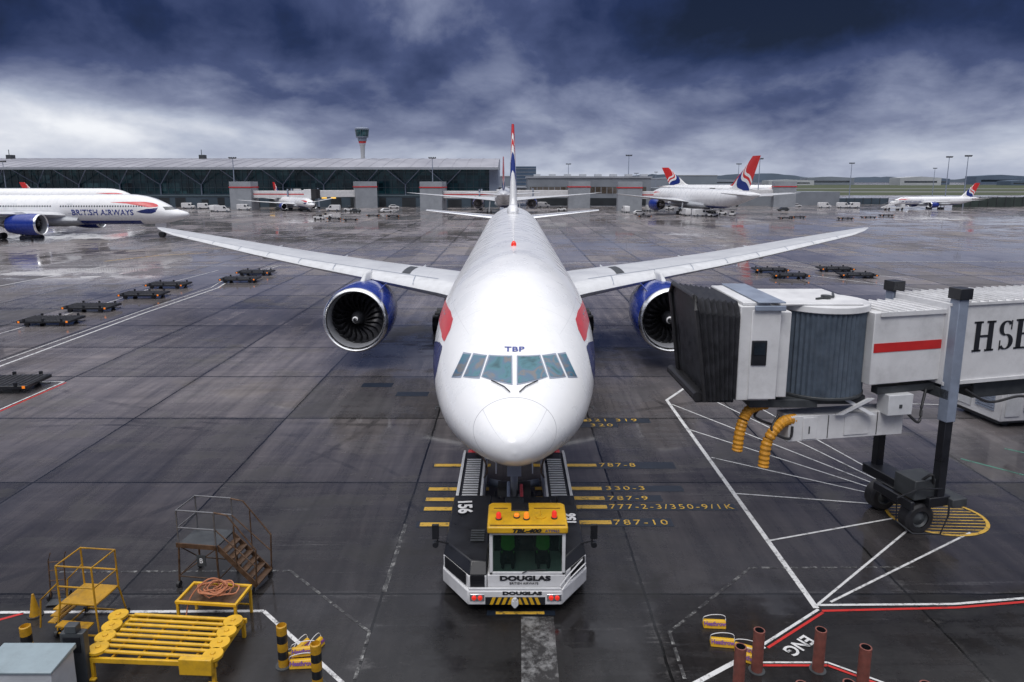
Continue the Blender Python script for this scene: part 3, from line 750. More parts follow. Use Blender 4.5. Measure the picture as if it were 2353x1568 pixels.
# ------------------------------------------------------------------ pushback tug
T=root('pushback_tug',"white and black towbarless pushback tug holding the nose gear",'aircraft tug',(.08,17.15,0))
mb=MB()
poly=[(-1.3,0),(1.3,0),(2.1,1.15),(2.1,4.4),(-2.1,4.4),(-2.1,1.15)]
mb.prism(poly,.28,.72,'z',0)
mb.obj('chassis',[WHITE2],T,bevel=.04)
for sd in (-1,1):
    mb=MB()
    x0=.78 if sd<0 else 1.42
    P=[(sd*x0,.12),(sd*1.28,.12),(sd*2.08,1.2),(sd*2.08,4.35),(sd*x0,4.35)]
    if sd>0: P=[(1.42,.31),(2.08,1.2),(2.08,4.35),(1.42,4.35)]
    mb.prism(P,.725,1.1,'z',0)
    P2=[(sd*x0,.30),(sd*1.22,.30),(sd*2.0,1.3),(sd*2.0,4.3),(sd*x0,4.3)] if sd<0 else [(1.42,.5),(2.0,1.3),(2.0,4.3),(1.42,4.3)]
    n=len(P); vs=[(p[0],p[1],1.103) for p in P]+[(p[0],p[1]+.05,1.42) for p in P2]
    mb.add(vs,[tuple(range(n)),tuple(range(2*n-1,n-1,-1))]+[(i,(i+1)%n,n+(i+1)%n,n+i) for i in range(n)],1)
    mb.obj('engine_hood',[WHITE2,BLACKP],T,bevel=.03)
    mb=MB()
    a=Vector((sd*1.28,.12,0)); b_=Vector((sd*2.08,1.2,0))
    if sd>0: a=Vector((1.5,.42,0))
    dd=(b_-a).normalized()
    nn=Vector((sd*abs(dd.y),-abs(dd.x),0))
    for k in range(7):
        z0=.78+k*.05
        p=a+dd*.12; q=b_-dd*.12
        mb.hexa([p+nn*.01+Vector((0,0,z0)),q+nn*.01+Vector((0,0,z0)),q+nn*.035+Vector((0,0,z0)),p+nn*.035+Vector((0,0,z0)),p+nn*.01+Vector((0,0,z0+.04)),q+nn*.01+Vector((0,0,z0+.04)),q+nn*.035+Vector((0,0,z0+.04)),p+nn*.035+Vector((0,0,z0+.04))])
    if sd<0:
        for k in range(7): mb.box(-1.24,-.84,.085,.117,.78+k*.05,.82+k*.05)
    mb.obj('radiator_grille',[BLACKP],T)
    lo,hi_=sorted((sd*1.05,sd*2.02))
    mb=MB(); mb.box(lo,hi_,4.4,8.6,.45,1.18,0)
    lo,hi_=sorted((sd*1.15,sd*1.92))
    mb.box(lo,hi_,4.42,8.5,1.183,1.22,1)
    mb.obj('lift_arm',[OFFW,BLACKP],T,bevel=.03)
    mb=MB()
    for k in range(16): mb.box(lo+.12,hi_-.12,4.7+k*.2,4.78+k*.2,1.222,1.25)
    mb.box(lo-.06,lo+.02,4.4,8.5,1.222,1.30); mb.box(hi_-.02,hi_+.06,4.4,8.5,1.222,1.30)
    mb.obj('walkway_grating',[OFFW],T)
    mb=MB(); mb.tube(catmull([(sd*1.5,8.3,1.25),(sd*1.2,7.6,1.4),(sd*1.0,6.8,1.2),(sd*1.1,6,1.28)],6),.035,6); mb.obj('hydraulic_hose',[BROWN],T)
    mb=MB(); mb.box(sd*1.6-.25,sd*1.6+.25,8.6,9.1,.5,1.1); mb.cyl((sd*1.6,8.9,.5),(sd*1.6,8.9,1.35),.12); mb.obj('arm_end_bracket',[RED],T,bevel=.03)
    for yy in (2.6,7.4):
        mb=MB(); mb.cyl((sd*1.62,yy,.42),(sd*2.06,yy,.42),.42,n=24); mb.cyl((sd*2.0,yy,.42),(sd*2.075,yy,.42),.2,n=16,mi=1); mb.obj('wheel',[BLACK,GREY],T,bevel=.03)
    mb=MB(); mb.tube([(sd*1.75,1.3,1.35),(sd*2.25,1.25,1.5),(sd*2.3,1.2,1.85)],.025,8); mb.box(sd*2.3-.1,sd*2.3+.1,1.16,1.24,1.6,2.05); mb.cyl((sd*2.3,1.1,1.45),(sd*2.3,1.22,1.45),.09)
    mb.obj('mirror',[BLACKP],T,bevel=.015)
    for dx in (0,.17):
        mb=MB(); xx=sd*.98+sd*dx+.02; mb.lathe([(-.075,.005),(-.07,.05),(-.02,.07)],(xx,0,.52),'y',16); mb.obj('headlight',[REDLAMP],T)
    mb=MB(); xx=sd*1.065+.02; mb.box(xx-.2,xx+.2,-.022,.0,.42,.62); mb.obj('lamp_housing',[CHROME],T,bevel=.01)
text('fleet_number','156',.62,WHITE,T,loc=(-1.62,3.45,1.475),rot=(0,0,R(-85)),bold=.02)
text('fleet_number','156',.44,WHITE,T,loc=(1.76,2.62,1.49),rot=(0,0,R(88)),bold=.02)
mb=MB()
for k in range(5): mb.box(-1.3,-.9,1.3+k*.14,1.38+k*.14,1.47,1.485)
mb.obj('hood_vent',[DGREY],T)
mb=MB(); mb.box(-.76,1.40,.125,4.3,.725,1.12,0); mb.box(-.76,1.40,1.75,4.3,1.123,1.40,1); mb.obj('cab_base',[WHITE2,BLACKP],T,bevel=.02)
for k,(xx,yy,zz_,w1,h1) in enumerate(((-.5,2.6,1.4,.5,.22),(.3,2.3,1.4,.7,.14),(.7,3.2,1.4,.5,.2),(-.3,3.5,1.4,.6,.12))):
    mb=MB(); mb.box(xx,xx+w1,yy,yy+.5,zz_+.003,zz_+h1); mb.obj('deck_locker',[DGREY if k%2 else BLACKP],T,bevel=.03)
ZT=2.38
mb=MB()
for xx in (-.70,1.30):
    for yy in (.13,1.35): mb.box(xx,xx+.09,yy,yy+.09,1.123,ZT)
mb.box(-.70,1.39,.13,.22,1.123,1.2); mb.box(-.60,1.29,.14,.2,ZT-.08,ZT)
mb.obj('cab_frame',[WHITE2],T,bevel=.012)
CG,t,b=newmat('cab_glass'); b.inputs['Base Color'].default_value=(.02,.03,.03,1); b.inputs['Roughness'].default_value=.03
tr=t.N.new('ShaderNodeBsdfTransparent'); tr.inputs[0].default_value=(.55,.65,.62,1); mxs=t.N.new('ShaderNodeMixShader')
mxs.inputs[0].default_value=.3; t.K.new(tr.outputs[0],mxs.inputs[1]); t.K.new(b.outputs[0],mxs.inputs[2]); t.K.new(mxs.outputs[0],t.N['Material Output'].inputs[0])
mb=MB(); mb.box(-.60,1.29,.165,.175,1.205,ZT-.085); mb.obj('windscreen',[CG],T)
for xx in (-.66,1.34):
    mb=MB(); mb.box(xx-.005,xx+.005,.225,1.345,1.14,ZT-.01); mb.obj('side_window',[CG],T)
mb=MB(); mb.box(-.6,1.29,1.37,1.41,1.125,1.9); mb.obj('cab_rear_wall',[BLACKP],T)
mb=MB(); mb.prism([(-.76,.04),(1.45,.04),(1.45,1.38),(1.36,1.5),(-.67,1.5),(-.76,1.38)],ZT+.005,ZT+.21,'z'); mb.obj('cab_roof',[YELC],T,bevel=.05,seg=3)
zr=ZT+.21
mb=MB(); mb.box(-.10,.40,.95,1.42,zr-.005,zr+.03); mb.obj('roof_hatch',[BLACKP],T,bevel=.01)
mb=MB(); mb.box(-.68,1.38,.12,.15,zr-.005,zr+.015); mb.box(.55,1.3,1.1,1.13,zr-.005,zr+.012); mb.box(-.6,-.2,1.1,1.13,zr-.005,zr+.012); mb.obj('roof_seam',[BROWN],T)
for xx,mt,hh_,yy in ((-.45,REDLAMP,.2,.5),(.05,ORANGE,.12,.6),(.32,ORANGE,.2,.5),(1.1,REDLAMP,.22,.55)):
    mb=MB(); mb.lathe([(0,.09),(.03,.09),(.04,.075),(hh_*.8,.07),(hh_,.04),(hh_+.01,.005)],(xx,yy,zr),'z',16,mis=[1,1,0,0,0]); mb.obj('beacon_light',[mt,BLACKP],T)
mb=MB(); mb.cyl((.72,.62,zr),(.72,.62,zr+.03),.15,n=20); mb.cyl((.72,.62,zr),(.72,.62,zr+.2),.012,n=6); mb.obj('antenna_disc',[YELC],T)
text('model_lettering','TBL-400',.15,BLACKP,T,loc=(.3,.033,ZT+.10),rot=(R(90),0,0),shear=.3,sx=1.5,bold=.008)
text('model_lettering','AT0965',.11,BLUE,T,loc=(1.02,.033,ZT+.10),rot=(R(90),0,0),sx=1.1)
text('maker_lettering','DOUGLAS',.19,BLACKP,T,loc=(.28,.11,1.02),rot=(R(90),0,0),sx=1.6,bold=.01)
text('airline_lettering','BRITISH AIRWAYS',.10,BLACKP,T,loc=(.25,.11,.87),rot=(R(90),0,0))
mb=MB(); mb.box(-1.28,1.28,.015,.08,.725,.78); mb.obj('bumper_top',[OFFW],T,bevel=.01)
text('maker_lettering','DOUGLAS',.13,BLACKP,T,loc=(.2,-.008,.645),rot=(R(90),0,0),sx=1.8,bold=.008)
mb=MB()
for k in range(9):
    x0=-.7+k*.165; e=.08 if k<4.5 else -.08
    mb.hexa([(x0,-.012,.31),(x0+.09,-.012,.31),(x0+.09,-.004,.31),(x0,-.004,.31),(x0+e,-.012,.52),(x0+.09+e,-.012,.52),(x0+.09+e,-.004,.52),(x0+e,-.004,.52)])
mb.obj('hazard_stripe',[YELC],T)
mb=MB(); mb.box(-.82,.84,-.003,.001,.30,.53); mb.obj('hazard_board',[BLACKP],T)
mb=MB(); mb.cyl((0,-.16,.42),(0,.0,.42),.1,n=16); mb.cyl((0,-.12,.3),(0,-.12,.58),.05,n=10); mb.obj('tow_hitch',[OFFW],T,bevel=.01)
mb=MB(); mb.tube([(.2,.1,1.19),(.35,.12,1.25),(.85,.14,1.28)],.012,6); mb.obj('wiper',[BLACKP],T)
mb=MB(); mb.tube([(1.25,.02,.85),(1.45,.1,1.1),(1.95,.95,1.1)],.02,8); mb.tube([(1.3,-.02,.75),(1.5,.2,.92),(2.05,1.0,.95)],.02,8); mb.obj('handrail',[WHITE2],T)
mb=MB(); mb.box(-1.0,1.0,4.5,5.2,.4,.95); mb.box(-.75,.75,5.4,6.9,.12,.35,0); mb.cyl((-.5,4.6,.9),(-.5,5.9,.6),.1,mi=1); mb.cyl((.5,4.6,.9),(.5,5.9,.6),.1,mi=1)
mb.cyl((-.95,6.9,.7),(-.45,6.9,.6),.14,mi=1); mb.cyl((.95,6.9,.7),(.45,6.9,.6),.14,mi=1); mb.cyl((-.2,4.45,1.1),(-.2,5.6,1.3),.06,mi=1); mb.cyl((.25,4.45,1.1),(.25,5.6,1.2),.06,mi=2)
mb.obj('wheel_cradle',[BLACKP,GREY,RED],T,bevel=.02)
SKIN=pm('skin',(.45,.28,.2),.6,0,.05,3); HIVIS=pm('green_hi_vis',(.2,.7,.06),.6,0,.1,8,emit=(.1,.6,.05,.08)); CLOTH=pm('dark_cloth',(.02,.022,.03),.8,0,.2,9)
def person(label,loc,rz=0):
    P={'pel':(0,0,0,.15),'ch':(0,.02,.38,.17),'nk':(0,0,.56,.065),'hd':(0,-.03,.68,.10),'hd2':(0,-.03,.78,.085),
       'ls':(-.19,0,.48,.065),'le':(-.27,-.12,.24,.045),'lh':(-.15,-.36,.28,.035),'rs':(.19,0,.48,.065),'re':(.27,-.12,.24,.045),'rh':(.15,-.36,.28,.035),
       'lk':(-.14,-.40,.02,.07),'lf':(-.14,-.42,-.2,.05),'lt':(-.14,-.5,-.2,.04),'rk':(.14,-.40,.02,.07),'rf':(.14,-.42,-.2,.05),'rt':(.14,-.5,-.2,.04)}
    ks=list(P); E=[('pel','ch'),('ch','nk'),('nk','hd'),('hd','hd2'),('ch','ls'),('ls','le'),('le','lh'),('ch','rs'),('rs','re'),('re','rh'),('pel','lk'),('lk','lf'),('lf','lt'),('pel','rk'),('rk','rf'),('rf','rt')]
    me=bpy.data.meshes.new('person'); me.from_pydata([P[k][:3] for k in ks],[(ks.index(a),ks.index(b_)) for a,b_ in E],[])
    o=bpy.data.objects.new('person',me); COL.objects.link(o); o.location=loc; o.rotation_euler=(0,0,rz); me.materials.append(CLOTH)
    m=o.modifiers.new('skin','SKIN')
    for i,k in enumerate(ks): me.skin_vertices[0].data[i].radius=(P[k][3],P[k][3])
    me.skin_vertices[0].data[0].use_root=True
    s_=o.modifiers.new('sub','SUBSURF'); s_.levels=1; s_.render_levels=1
    tag(o,label,'person')
    mb=MB(); rr=[]
    for z_,a,b_ in ((.0,.185,.17),(.2,.2,.18),(.4,.23,.19),(.52,.2,.13),(.57,.1,.08)): rr.append([(a*math.cos(2*math.pi*i/20),b_*math.sin(2*math.pi*i/20)+.01,z_) for i in range(20)])
    mb.loft(rr,0,caps=False); mb.obj('hi_vis_vest',[HIVIS],o)
    mb=MB(); mb.lathe([(-.13,.01),(-.12,.05),(-.08,.082),(0,.098),(.06,.095),(.11,.06),(.13,.005)],(0,-.03,.73),'z',16); mb.cyl((0,-.125,.73),(0,-.15,.71),.018,.012,8)
    for sx_ in (-.098,.098): mb.box(sx_-.012,sx_+.012,-.045,-.015,.71,.76)
    mb.obj('head',[SKIN],o)
    mb=MB(); mb.lathe([(0,.103),(.05,.1),(.09,.07),(.105,.005)],(0,-.015,.76),'z',16); mb.obj('hair',[CLOTH],o)
for xx in (-.2,.8):
    mb=MB(); mb.box(xx-.22,xx+.22,.65,1.12,1.125,1.24); mb.box(xx-.22,xx+.22,1.12,1.22,1.125,1.9); mb.obj('seat',[BLACKP],T,bevel=.03)
person("seated driver in a green high-visibility vest",(.08-.2,18.02,1.36)); person("seated crew member in a green high-visibility vest",(.08+.8,18.04,1.36))

# ------------------------------------------------------------------ near jet bridge
J=root('passenger_boarding_bridge',"white boarding bridge with black canopy and red stripe on wheeled legs",'boarding bridge',(14.3,22.9,0))
RZ=Matrix.Rotation(R(14),4,'Z')
SH_=Matrix.Translation((-.40,0,0))
RS=SH_@RZ
def corr(mb,c,r,z0,z1,n=90,mi=0,amp=.03):
    rg=[[ (c[0]+(r+(amp if i%2 else -amp))*math.cos(2*math.pi*i/n),c[1]+(r+(amp if i%2 else -amp))*math.sin(2*math.pi*i/n),z) for i in range(n)] for z in (z0,z1)]
    mb.loft(rg,mi)
RC=(-3.98,-.38)
mb=MB(); corr(mb,RC,1.46,4.98,7.72,110); mb.obj('rotunda_curtain',[SLAT],J,smooth=20)
mb=MB(); mb.cyl((RC[0],RC[1],7.72),(RC[0],RC[1],7.93),1.54,1.52,n=48); mb.obj('rotunda_roof',[WHITE2],J,bevel=.02)
mb=MB(); mb.cyl((RC[0],RC[1],4.88),(RC[0],RC[1],4.98),1.52,1.52,n=48); mb.obj('rotunda_floor',[DGREY],J,bevel=.02)
mb=MB(); mb.box(RC[0]-1.75,RC[0]+.9,-1.5,1.5,7.933,8.0); mb.obj('roof_sheet',[WHITE2],J,bevel=.02)
mb=MB(); mb.tube([(-4.3,-.8,8.03),(-3.6,-.5,8.06),(-3.2,.4,8.03)],.04,8); mb.cyl((-3.9,-.6,8.0),(-3.9,-.6,8.12),.16,n=14); mb.obj('roof_cable',[DGREY],J)
x0,x1,y0,y1=-7.2,-6.15,-2.1,1.6
mb=MB(); mb.box(x0,x1,y0,y1,4.98,8.02); mb.box(x0+.35,x1+.2,y0-.06,y0-.003,5.03,7.9); mb.obj('cabin',[WHITE2],J,bevel=.03)
mb=MB(); mb.box(x1,-5.5,-1.85,1.5,5.0,7.8); mb.obj('cabin_wall',[WHITE2],J,bevel=.03)
mb=MB(); mb.box(x0+.38,x0+.86,y0-.10,y0-.063,6.15,6.95); mb.obj('cabin_window_frame',[BLACKP],J,bevel=.04)
mb=MB(); mb.box(x0+.45,x0+.79,y0-.12,y0-.103,6.5,6.88); mb.obj('cabin_window',[GLASS],J)
mb=MB(); mb.box(x0+.1,x1-.1,y0+.1,y1-.1,8.023,8.12); mb.obj('cabin_roof',[WHITE2],J,bevel=.02)
mb=MB(); mb.box(x0+.40,x1+.3,y0-.16,y0-.064,7.90,8.06); mb.box(x0+.5,x1+.3,y0-.12,y1,8.13,8.18); mb.obj('shutter_housing',[GREY],J,bevel=.02)
mb=MB(); NP=15
for k in range(NP):
    q=k/(NP-1); big=.11 if k%2==0 else 0
    xb=-7.22-(.9*q); xt=-7.22-(1.3*q)
    zt=8.02+.17*q+big; zb=5.02-.05*q
    yn=-2.05-big-.05*q; yf=1.35+big
    pts=[(xb,yn,zb),(xb-.2*q,yn,6.5),(xt,yn,zt-.4),(xt,yn+.35,zt),(xt,yf-.35,zt),(xt,yf,zt-.4),(xb-.2*q,yf,6.5),(xb,yf,zb)]
    if k: 
        m=len(pts); mb.add(prev+pts,[(i,i+1,m+i+1,m+i) for i in range(m-1)])
    prev=pts
mb.obj('canopy_bellows',[BELL],J,normals=False,smooth=15)
# closed pleated curtain across the mouth
mb=MB(); NC=22; vs=[]
for i in range(NC+1):
    q=i/NC; yy=-2.0+3.3*q; dx=.05 if i%2 else -.05
    vs+=[(-8.02+dx,yy,5.02),(-8.18+dx,yy,6.5),(-8.40+dx,yy,7.75),(-8.42+dx,yy,8.15-.25*abs(2*q-1)**6)]
mb.add(vs,[(i*4+j,(i+1)*4+j,(i+1)*4+j+1,i*4+j+1) for i in range(NC) for j in range(3)])
mb.obj('canopy_curtain',[BELL],J,normals=False,smooth=10)
mb=MB()
xb,xt=-8.17,-8.57
fr_=[(xb,-2.12,4.97),(xb-.2,-2.12,6.5),(xt,-2.12,7.9),(xt,-1.75,8.26),(xt,1.1,8.26),(xt,1.46,7.9),(xb-.2,1.46,6.5),(xb,1.46,4.97)]
mb.tube(fr_,.08,8); mb.box(xb-.25,x0,-1.9,1.4,4.85,5.0); mb.tube([(xb-.2,-1.95,5.05),(xb-.3,1.3,5.05)],.16,10)
mb.obj('canopy_frame',[BLACK],J)
def tun(mb,xa,xb_,ya,yb,za,zb,mi=0): mb.box(xa,xb_,ya,yb,za,zb,mi,RZ)
mb=MB(); tun(mb,-3.1,.0,-.95,1.0,5.35,7.72); 
mb.obj('inner_tunnel',[WHITE2],J,bevel=.02)
mb=MB(); tun(mb,-3.05,-.42,-.965,-.953,6.42,6.72); mb.obj('red_stripe',[REDL],J)
mb=MB(); tun(mb,-.4,16,-1.12,1.17,5.2,7.95)
mb.obj('outer_tunnel',[WHITE2],J,bevel=.03)
mb=MB()
for k in range(46): tun(mb,-.35+k*.35,-.3+k*.35,-1.16,1.2,7.953,8.0)
tun(mb,-.4,16,-1.18,-1.123,7.86,7.95); tun(mb,-.4,16,-1.18,-1.123,5.2,5.32); tun(mb,-2.9,-.4,-1.02,-.955,7.6,7.74)
for k in range(7): tun(mb,-2.7+k*.35,-2.65+k*.35,-1.0,1.02,7.723,7.77)
mb.obj('roof_ribs',[WHITE2],J)
def letter(ch,x):
    y_=-1.14; cap=1.02; z0=6.27
    mb=MB()
    def bx(a,b_,c,d_): tun(mb,x+a,x+b_,y_,y_+.014,z0+c,z0+d_)
    def arc(cx_,cz_,rx,rz_,a0,a1,wt,n=18):
        vs=[]
        for i in range(n+1):
            a=R(a0+(a1-a0)*i/n); w_=wt*(.34+.66*abs(math.cos(a)))
            for k in (-.5,.5): vs.append(RZ@Vector((x+cx_+(rx+k*w_)*math.cos(a),y_,z0+cz_+(rz_+k*w_*.6)*math.sin(a))))
        mb.add(vs,[(2*i,2*i+1,2*i+3,2*i+2) for i in range(n)])
    if ch=='H':
        for q in (.08,.60):
            bx(q,q+.20,0,cap); bx(q-.08,q+.28,0,.06); bx(q-.08,q+.28,cap-.06,cap)
        bx(.26,.62,.48,.55)
    if ch=='B':
        bx(.08,.28,0,cap); bx(.0,.47,0,.06); bx(.0,.47,cap-.06,cap); bx(.27,.47,.49,.55)
        arc(.45,.765,.20,.225,-90,90,.20); arc(.47,.27,.23,.24,-90,90,.21)
    if ch=='S':
        arc(.33,.74,.21,.235,35,270,.18); arc(.33,.275,.23,.245,-145,90,.18); bx(.52,.56,.68,1.0); bx(.09,.13,0,.33)
    if ch=='C':
        arc(.42,.5,.33,.48,45,315,.2); bx(.70,.74,.62,1.0); bx(.70,.74,.02,.35)
    mb.obj('bank_lettering',[BLACKP],J,normals=False)
for ch,x_ in (('H',.66),('S',1.68),('B',2.40),('C',3.24)): letter(ch,x_)
for yy,zt in ((-1.34,8.45),(1.38,8.3)):
    mb=MB(); mb.box(.02,.40,yy-.18,yy+.18,4.0,zt-.35,0,RS); mb.obj('lift_column',[GREY],J,bevel=.02)
    mb=MB(); mb.box(-.04,.46,yy-.24,yy+.24,zt-.34,zt+.02,0,RS); mb.obj('column_cap',[BLACKP],J,bevel=.02)
    mb=MB(); mb.box(.06,.36,yy-.14,yy+.14,1.2,4.1,0,RS); mb.obj('lift_column_leg',[BLACKP],J,bevel=.015)
mb=MB(); mb.box(.02,.40,-1.5,1.6,4.75,5.1,0,RS); mb.box(-2.6,1.2,-.8,-.5,4.95,5.19,0,RZ); mb.box(-2.6,1.2,.5,.8,4.95,5.19,0,RZ); mb.obj('cross_beam',[DGREY],J,bevel=.02)
mb=MB(); mb.box(-.25,.6,-1.5,1.6,1.0,1.35,0,RS); mb.box(-.75,.35,-1.35,-.45,1.25,1.95,1,RS); mb.box(-.4,.4,-.3,.7,.55,1.1,0,RS); mb.box(.5,1.1,-1.7,-.9,1.0,1.3,1,RS)
mb.box(-1.0,-.85,-1.5,.2,1.0,1.3,0,RS)
mb.obj('drive_carriage',[BLACKP,DGREY],J,bevel=.03)
mb=MB(SH_); mb.tube([(-.95,-1.45,1.3),(-1.0,-1.6,.6),(-.6,-1.9,.3),(.3,-1.95,.3),(.6,-1.8,.9),(.65,-1.7,1.4)],.03,8); mb.tube([(-.95,-1.45,1.35),(-.3,-1.6,1.75),(.5,-1.5,1.7)],.03,8); mb.obj('guard_rail',[BLACKP],J)
for yy in (-1.15,.55):
    mb=MB(SH_@Matrix.Rotation(R(10),4,'Z'))
    mb.lathe([(-.24,.30),(-.24,.46),(-.18,.54),(.18,.54),(.24,.46),(.24,.30)],(-.3,yy,.54),'y',36); mb.lathe([(-.2,.30),(-.14,.24),(-.2,.1),(-.24,.01)],(-.3,yy,.54),'y',24,mi=1)
    mb.obj('wheel',[BLACK,DGREY],J)
T2=Matrix.Translation((-5.3,-1.75,0))@Matrix.Rotation(R(10),4,'Z')
mb=MB(); mb.box(0,4.2,0,.75,3.45,4.3,0,T2); mb.box(.5,1.0,-.03,-.003,3.5,4.25,0,T2); mb.box(2.0,2.9,-.03,-.003,3.55,4.2,0,T2)
mb.obj('equipment_cabinet',[WHITE2],J,bevel=.03)
mb=MB(); mb.box(3.3,4.2,-.35,.2,4.25,4.95,0,T2); mb.obj('junction_box',[OFFW],J,bevel=.02)
mb=MB(); mb.box(.7,.74,-.045,-.031,3.7,3.95,0,T2); mb.box(1.4,1.42,-.02,-.001,3.5,4.28,0,T2); mb.box(3.2,3.22,-.02,-.001,3.5,4.28,0,T2); mb.box(3.7,3.8,-.37,-.351,4.5,4.62,0,T2); mb.obj('cabinet_handle',[DGREY],J)
mb=MB(); mb.box(-6.6,-4.4,-1.7,1.4,4.6,4.87); mb.obj('support_frame',[DGREY],J,bevel=.02)
mb=MB(); mb.box(-4.4,-2.6,-1.2,-.9,4.55,4.85); mb.box(4.0,4.6,.1,.5,4.1,4.2,0,T2); mb.obj('support_beam',[DGREY],J,bevel=.02)
for a0,a1,dy in ((-3.7,-2.7,0),(-2.6,-3.6,.12)):
    mb=MB(); mb.hexa([(a0,-1.62,4.32),(a0+.2,-1.62,4.32),(a0+.2,-1.53+dy,4.32),(a0,-1.53+dy,4.32),(a1,-1.60+dy,4.87),(a1+.2,-1.60+dy,4.87),(a1+.2,-1.5+dy,4.87),(a1,-1.5+dy,4.87)]); mb.obj('support_brace',[OFFW],J)
def duct(pts,r):
    mb=MB(); cm=catmull([tuple(p) for p in pts],12)
    rr=[r*(1.0 if i%2 else .86) for i in range(len(cm))]
    mb.tube(cm,rr,14); return mb
for pts in ([(-5.9,-1.3,4.6),(-6.5,-1.45,4.45),(-6.8,-1.6,3.9),(-6.9,-1.65,3.1)],[(-5.0,-1.5,4.15),(-5.55,-1.75,4.1),(-6.0,-1.85,3.5),(-6.1,-1.9,2.65)]):
    duct(pts,.18).obj('air_hose',[HOSEY],J,smooth=20)
for pts in ([(-5.8,-1.0,4.5),(-6.3,-1.4,4.2),(-5.6,-1.5,3.9)],[(-1.4,-1.2,4.5),(-.9,-1.4,4.0),(-.7,-1.2,4.5),(-.5,-1.0,5.0)],[(.8,-1.0,5.0),(1.6,-1.1,4.6),(2.6,-1.1,4.8),(3.6,-1.0,4.6),(4.6,-1.0,5.0)],[(-.5,-1.3,1.9),(-.3,-1.5,2.2),(-.1,-1.3,1.8)],[(-5.6,-1.6,4.3),(-5.9,-1.9,3.9),(-5.3,-1.85,3.6),(-5.2,-1.8,4.0)]):
    mb=MB(); mb.tube(catmull(pts,8),.045,8); mb.obj('cable',[BLACK],J)
mb=MB(); mb.box(1.2,5.0,-.9,.9,4.55,5.15,0,RZ); mb.box(5.2,8,-.7,.7,4.4,5.15,0,RZ); mb.obj('underfloor_equipment',[DGREY],J,bevel=.04)
U=root('ground_air_unit',"white ground air conditioning unit on the wet apron",'ground equipment',(25.4,33.3,0),R(8))
mb=MB(); mb.box(-2.1,2.1,-1.6,1.6,.35,2.65); mb.obj('housing',[WHITE2],U,bevel=.05)
mb=MB()
for k in range(12): mb.box(-.9,.9,-1.66,-1.603,.8+k*.13,.88+k*.13)
for k in range(10): mb.box(-2.16,-2.103,-1.2,-.1,.8+k*.13,.88+k*.13)
mb.obj('vent_louvre',[GREY],U)
mb=MB(); mb.box(-2.15,-2.102,.2,1.3,.6,2.3); mb.obj('access_door',[OFFW],U,bevel=.02)
mb=MB(); mb.box(-1.9,-1.1,-1.65,-1.602,.6,2.3); mb.obj('access_door',[OFFW],U,bevel=.02)
mb=MB(); mb.box(-1.9,1.9,-1.3,1.3,.15,.35); mb.obj('base_frame',[DGREY],U)
mb=MB(); mb.tube(catmull([(-2.1,.2,2.2),(-2.5,.3,1.6),(-2.5,-.6,1.9),(-1.5,-1.7,2.0),(-1.0,-1.75,2.6)],8),.06,8); mb.obj('cable',[BLACK],U)
for yy in (-1.1,1.1):
    for xx in (-1.4,1.4): mb=MB(); mb.cyl((xx,yy-.1,.25),(xx,yy+.1,.25),.25,n=16); mb.obj('wheel',[BLACK],U)

# ------------------------------------------------------------------ dollies
ROLL=pm('roller_steel',(.07,.07,.075),.5,.4,.3,5)
def dolly(label,loc,rz=0):
    D=root('cargo_dolly',label,'cargo dolly',loc,rz,'cargo dollies standing on the apron')
    mb=MB(); mb.box(-2.1,2.1,-1.2,1.2,.30,.50); mb.obj('frame',[BLACKP],D,bevel=.03)
    mb=MB()
    for k in range(14): mb.cyl((-1.95+k*.3,-1.02,.51),(-1.95+k*.3,1.02,.51),.05,n=6)
    mb.obj('roller_deck',[ROLL],D)
    for xx in (-1.5,0,1.5):
        for yy in (-1.18,1.18): mb=MB(); mb.box(xx-.08,xx+.08,yy-.06,yy+.06,.503,.68); mb.obj('side_guide',[BLACKP],D)
    for xx in (-1.4,1.4):
        for yy in (-.95,.95):
            mb=MB(); mb.cyl((xx,yy-.09,.2),(xx,yy+.09,.2),.2,n=16); mb.obj('wheel',[BLACK],D)
    mb=MB(); mb.tube([(2.1,0,.35),(2.5,0,.25),(2.7,0,.3)],.04,8); mb.obj('tow_bar',[BLACKP],D)
    for xx in (-2.0,1.85): mb=MB(); mb.box(xx,xx+.16,-1.215,-1.203,.34,.49); mb.obj('reflector',[ORANGE],D)
    return D
DL=dolly("black low cargo dolly with orange reflectors on the wet apron",(-38.4,55.8,0),R(2))
for x_,y_,r_ in ((-38.7,61.8,-1),(-37.6,68.8,2),(-38.3,75.3,0),(-32.0,79.6,3),(-32.4,85.6,-2),(-29.4,37.9,4),(33.5,88,-4),(34.0,82.9,-5),(42.4,89,-4),(42.4,83.3,-6),
                 (83,208,0),(89,214,4),(100,206,3),(110,212,5),(122,224,0),(-53,205,5),(-47,200,8),(-38,220,0),(-45,223,3),(42,218,2)):
    dup(DL,(x_,y_,0),R(r_))
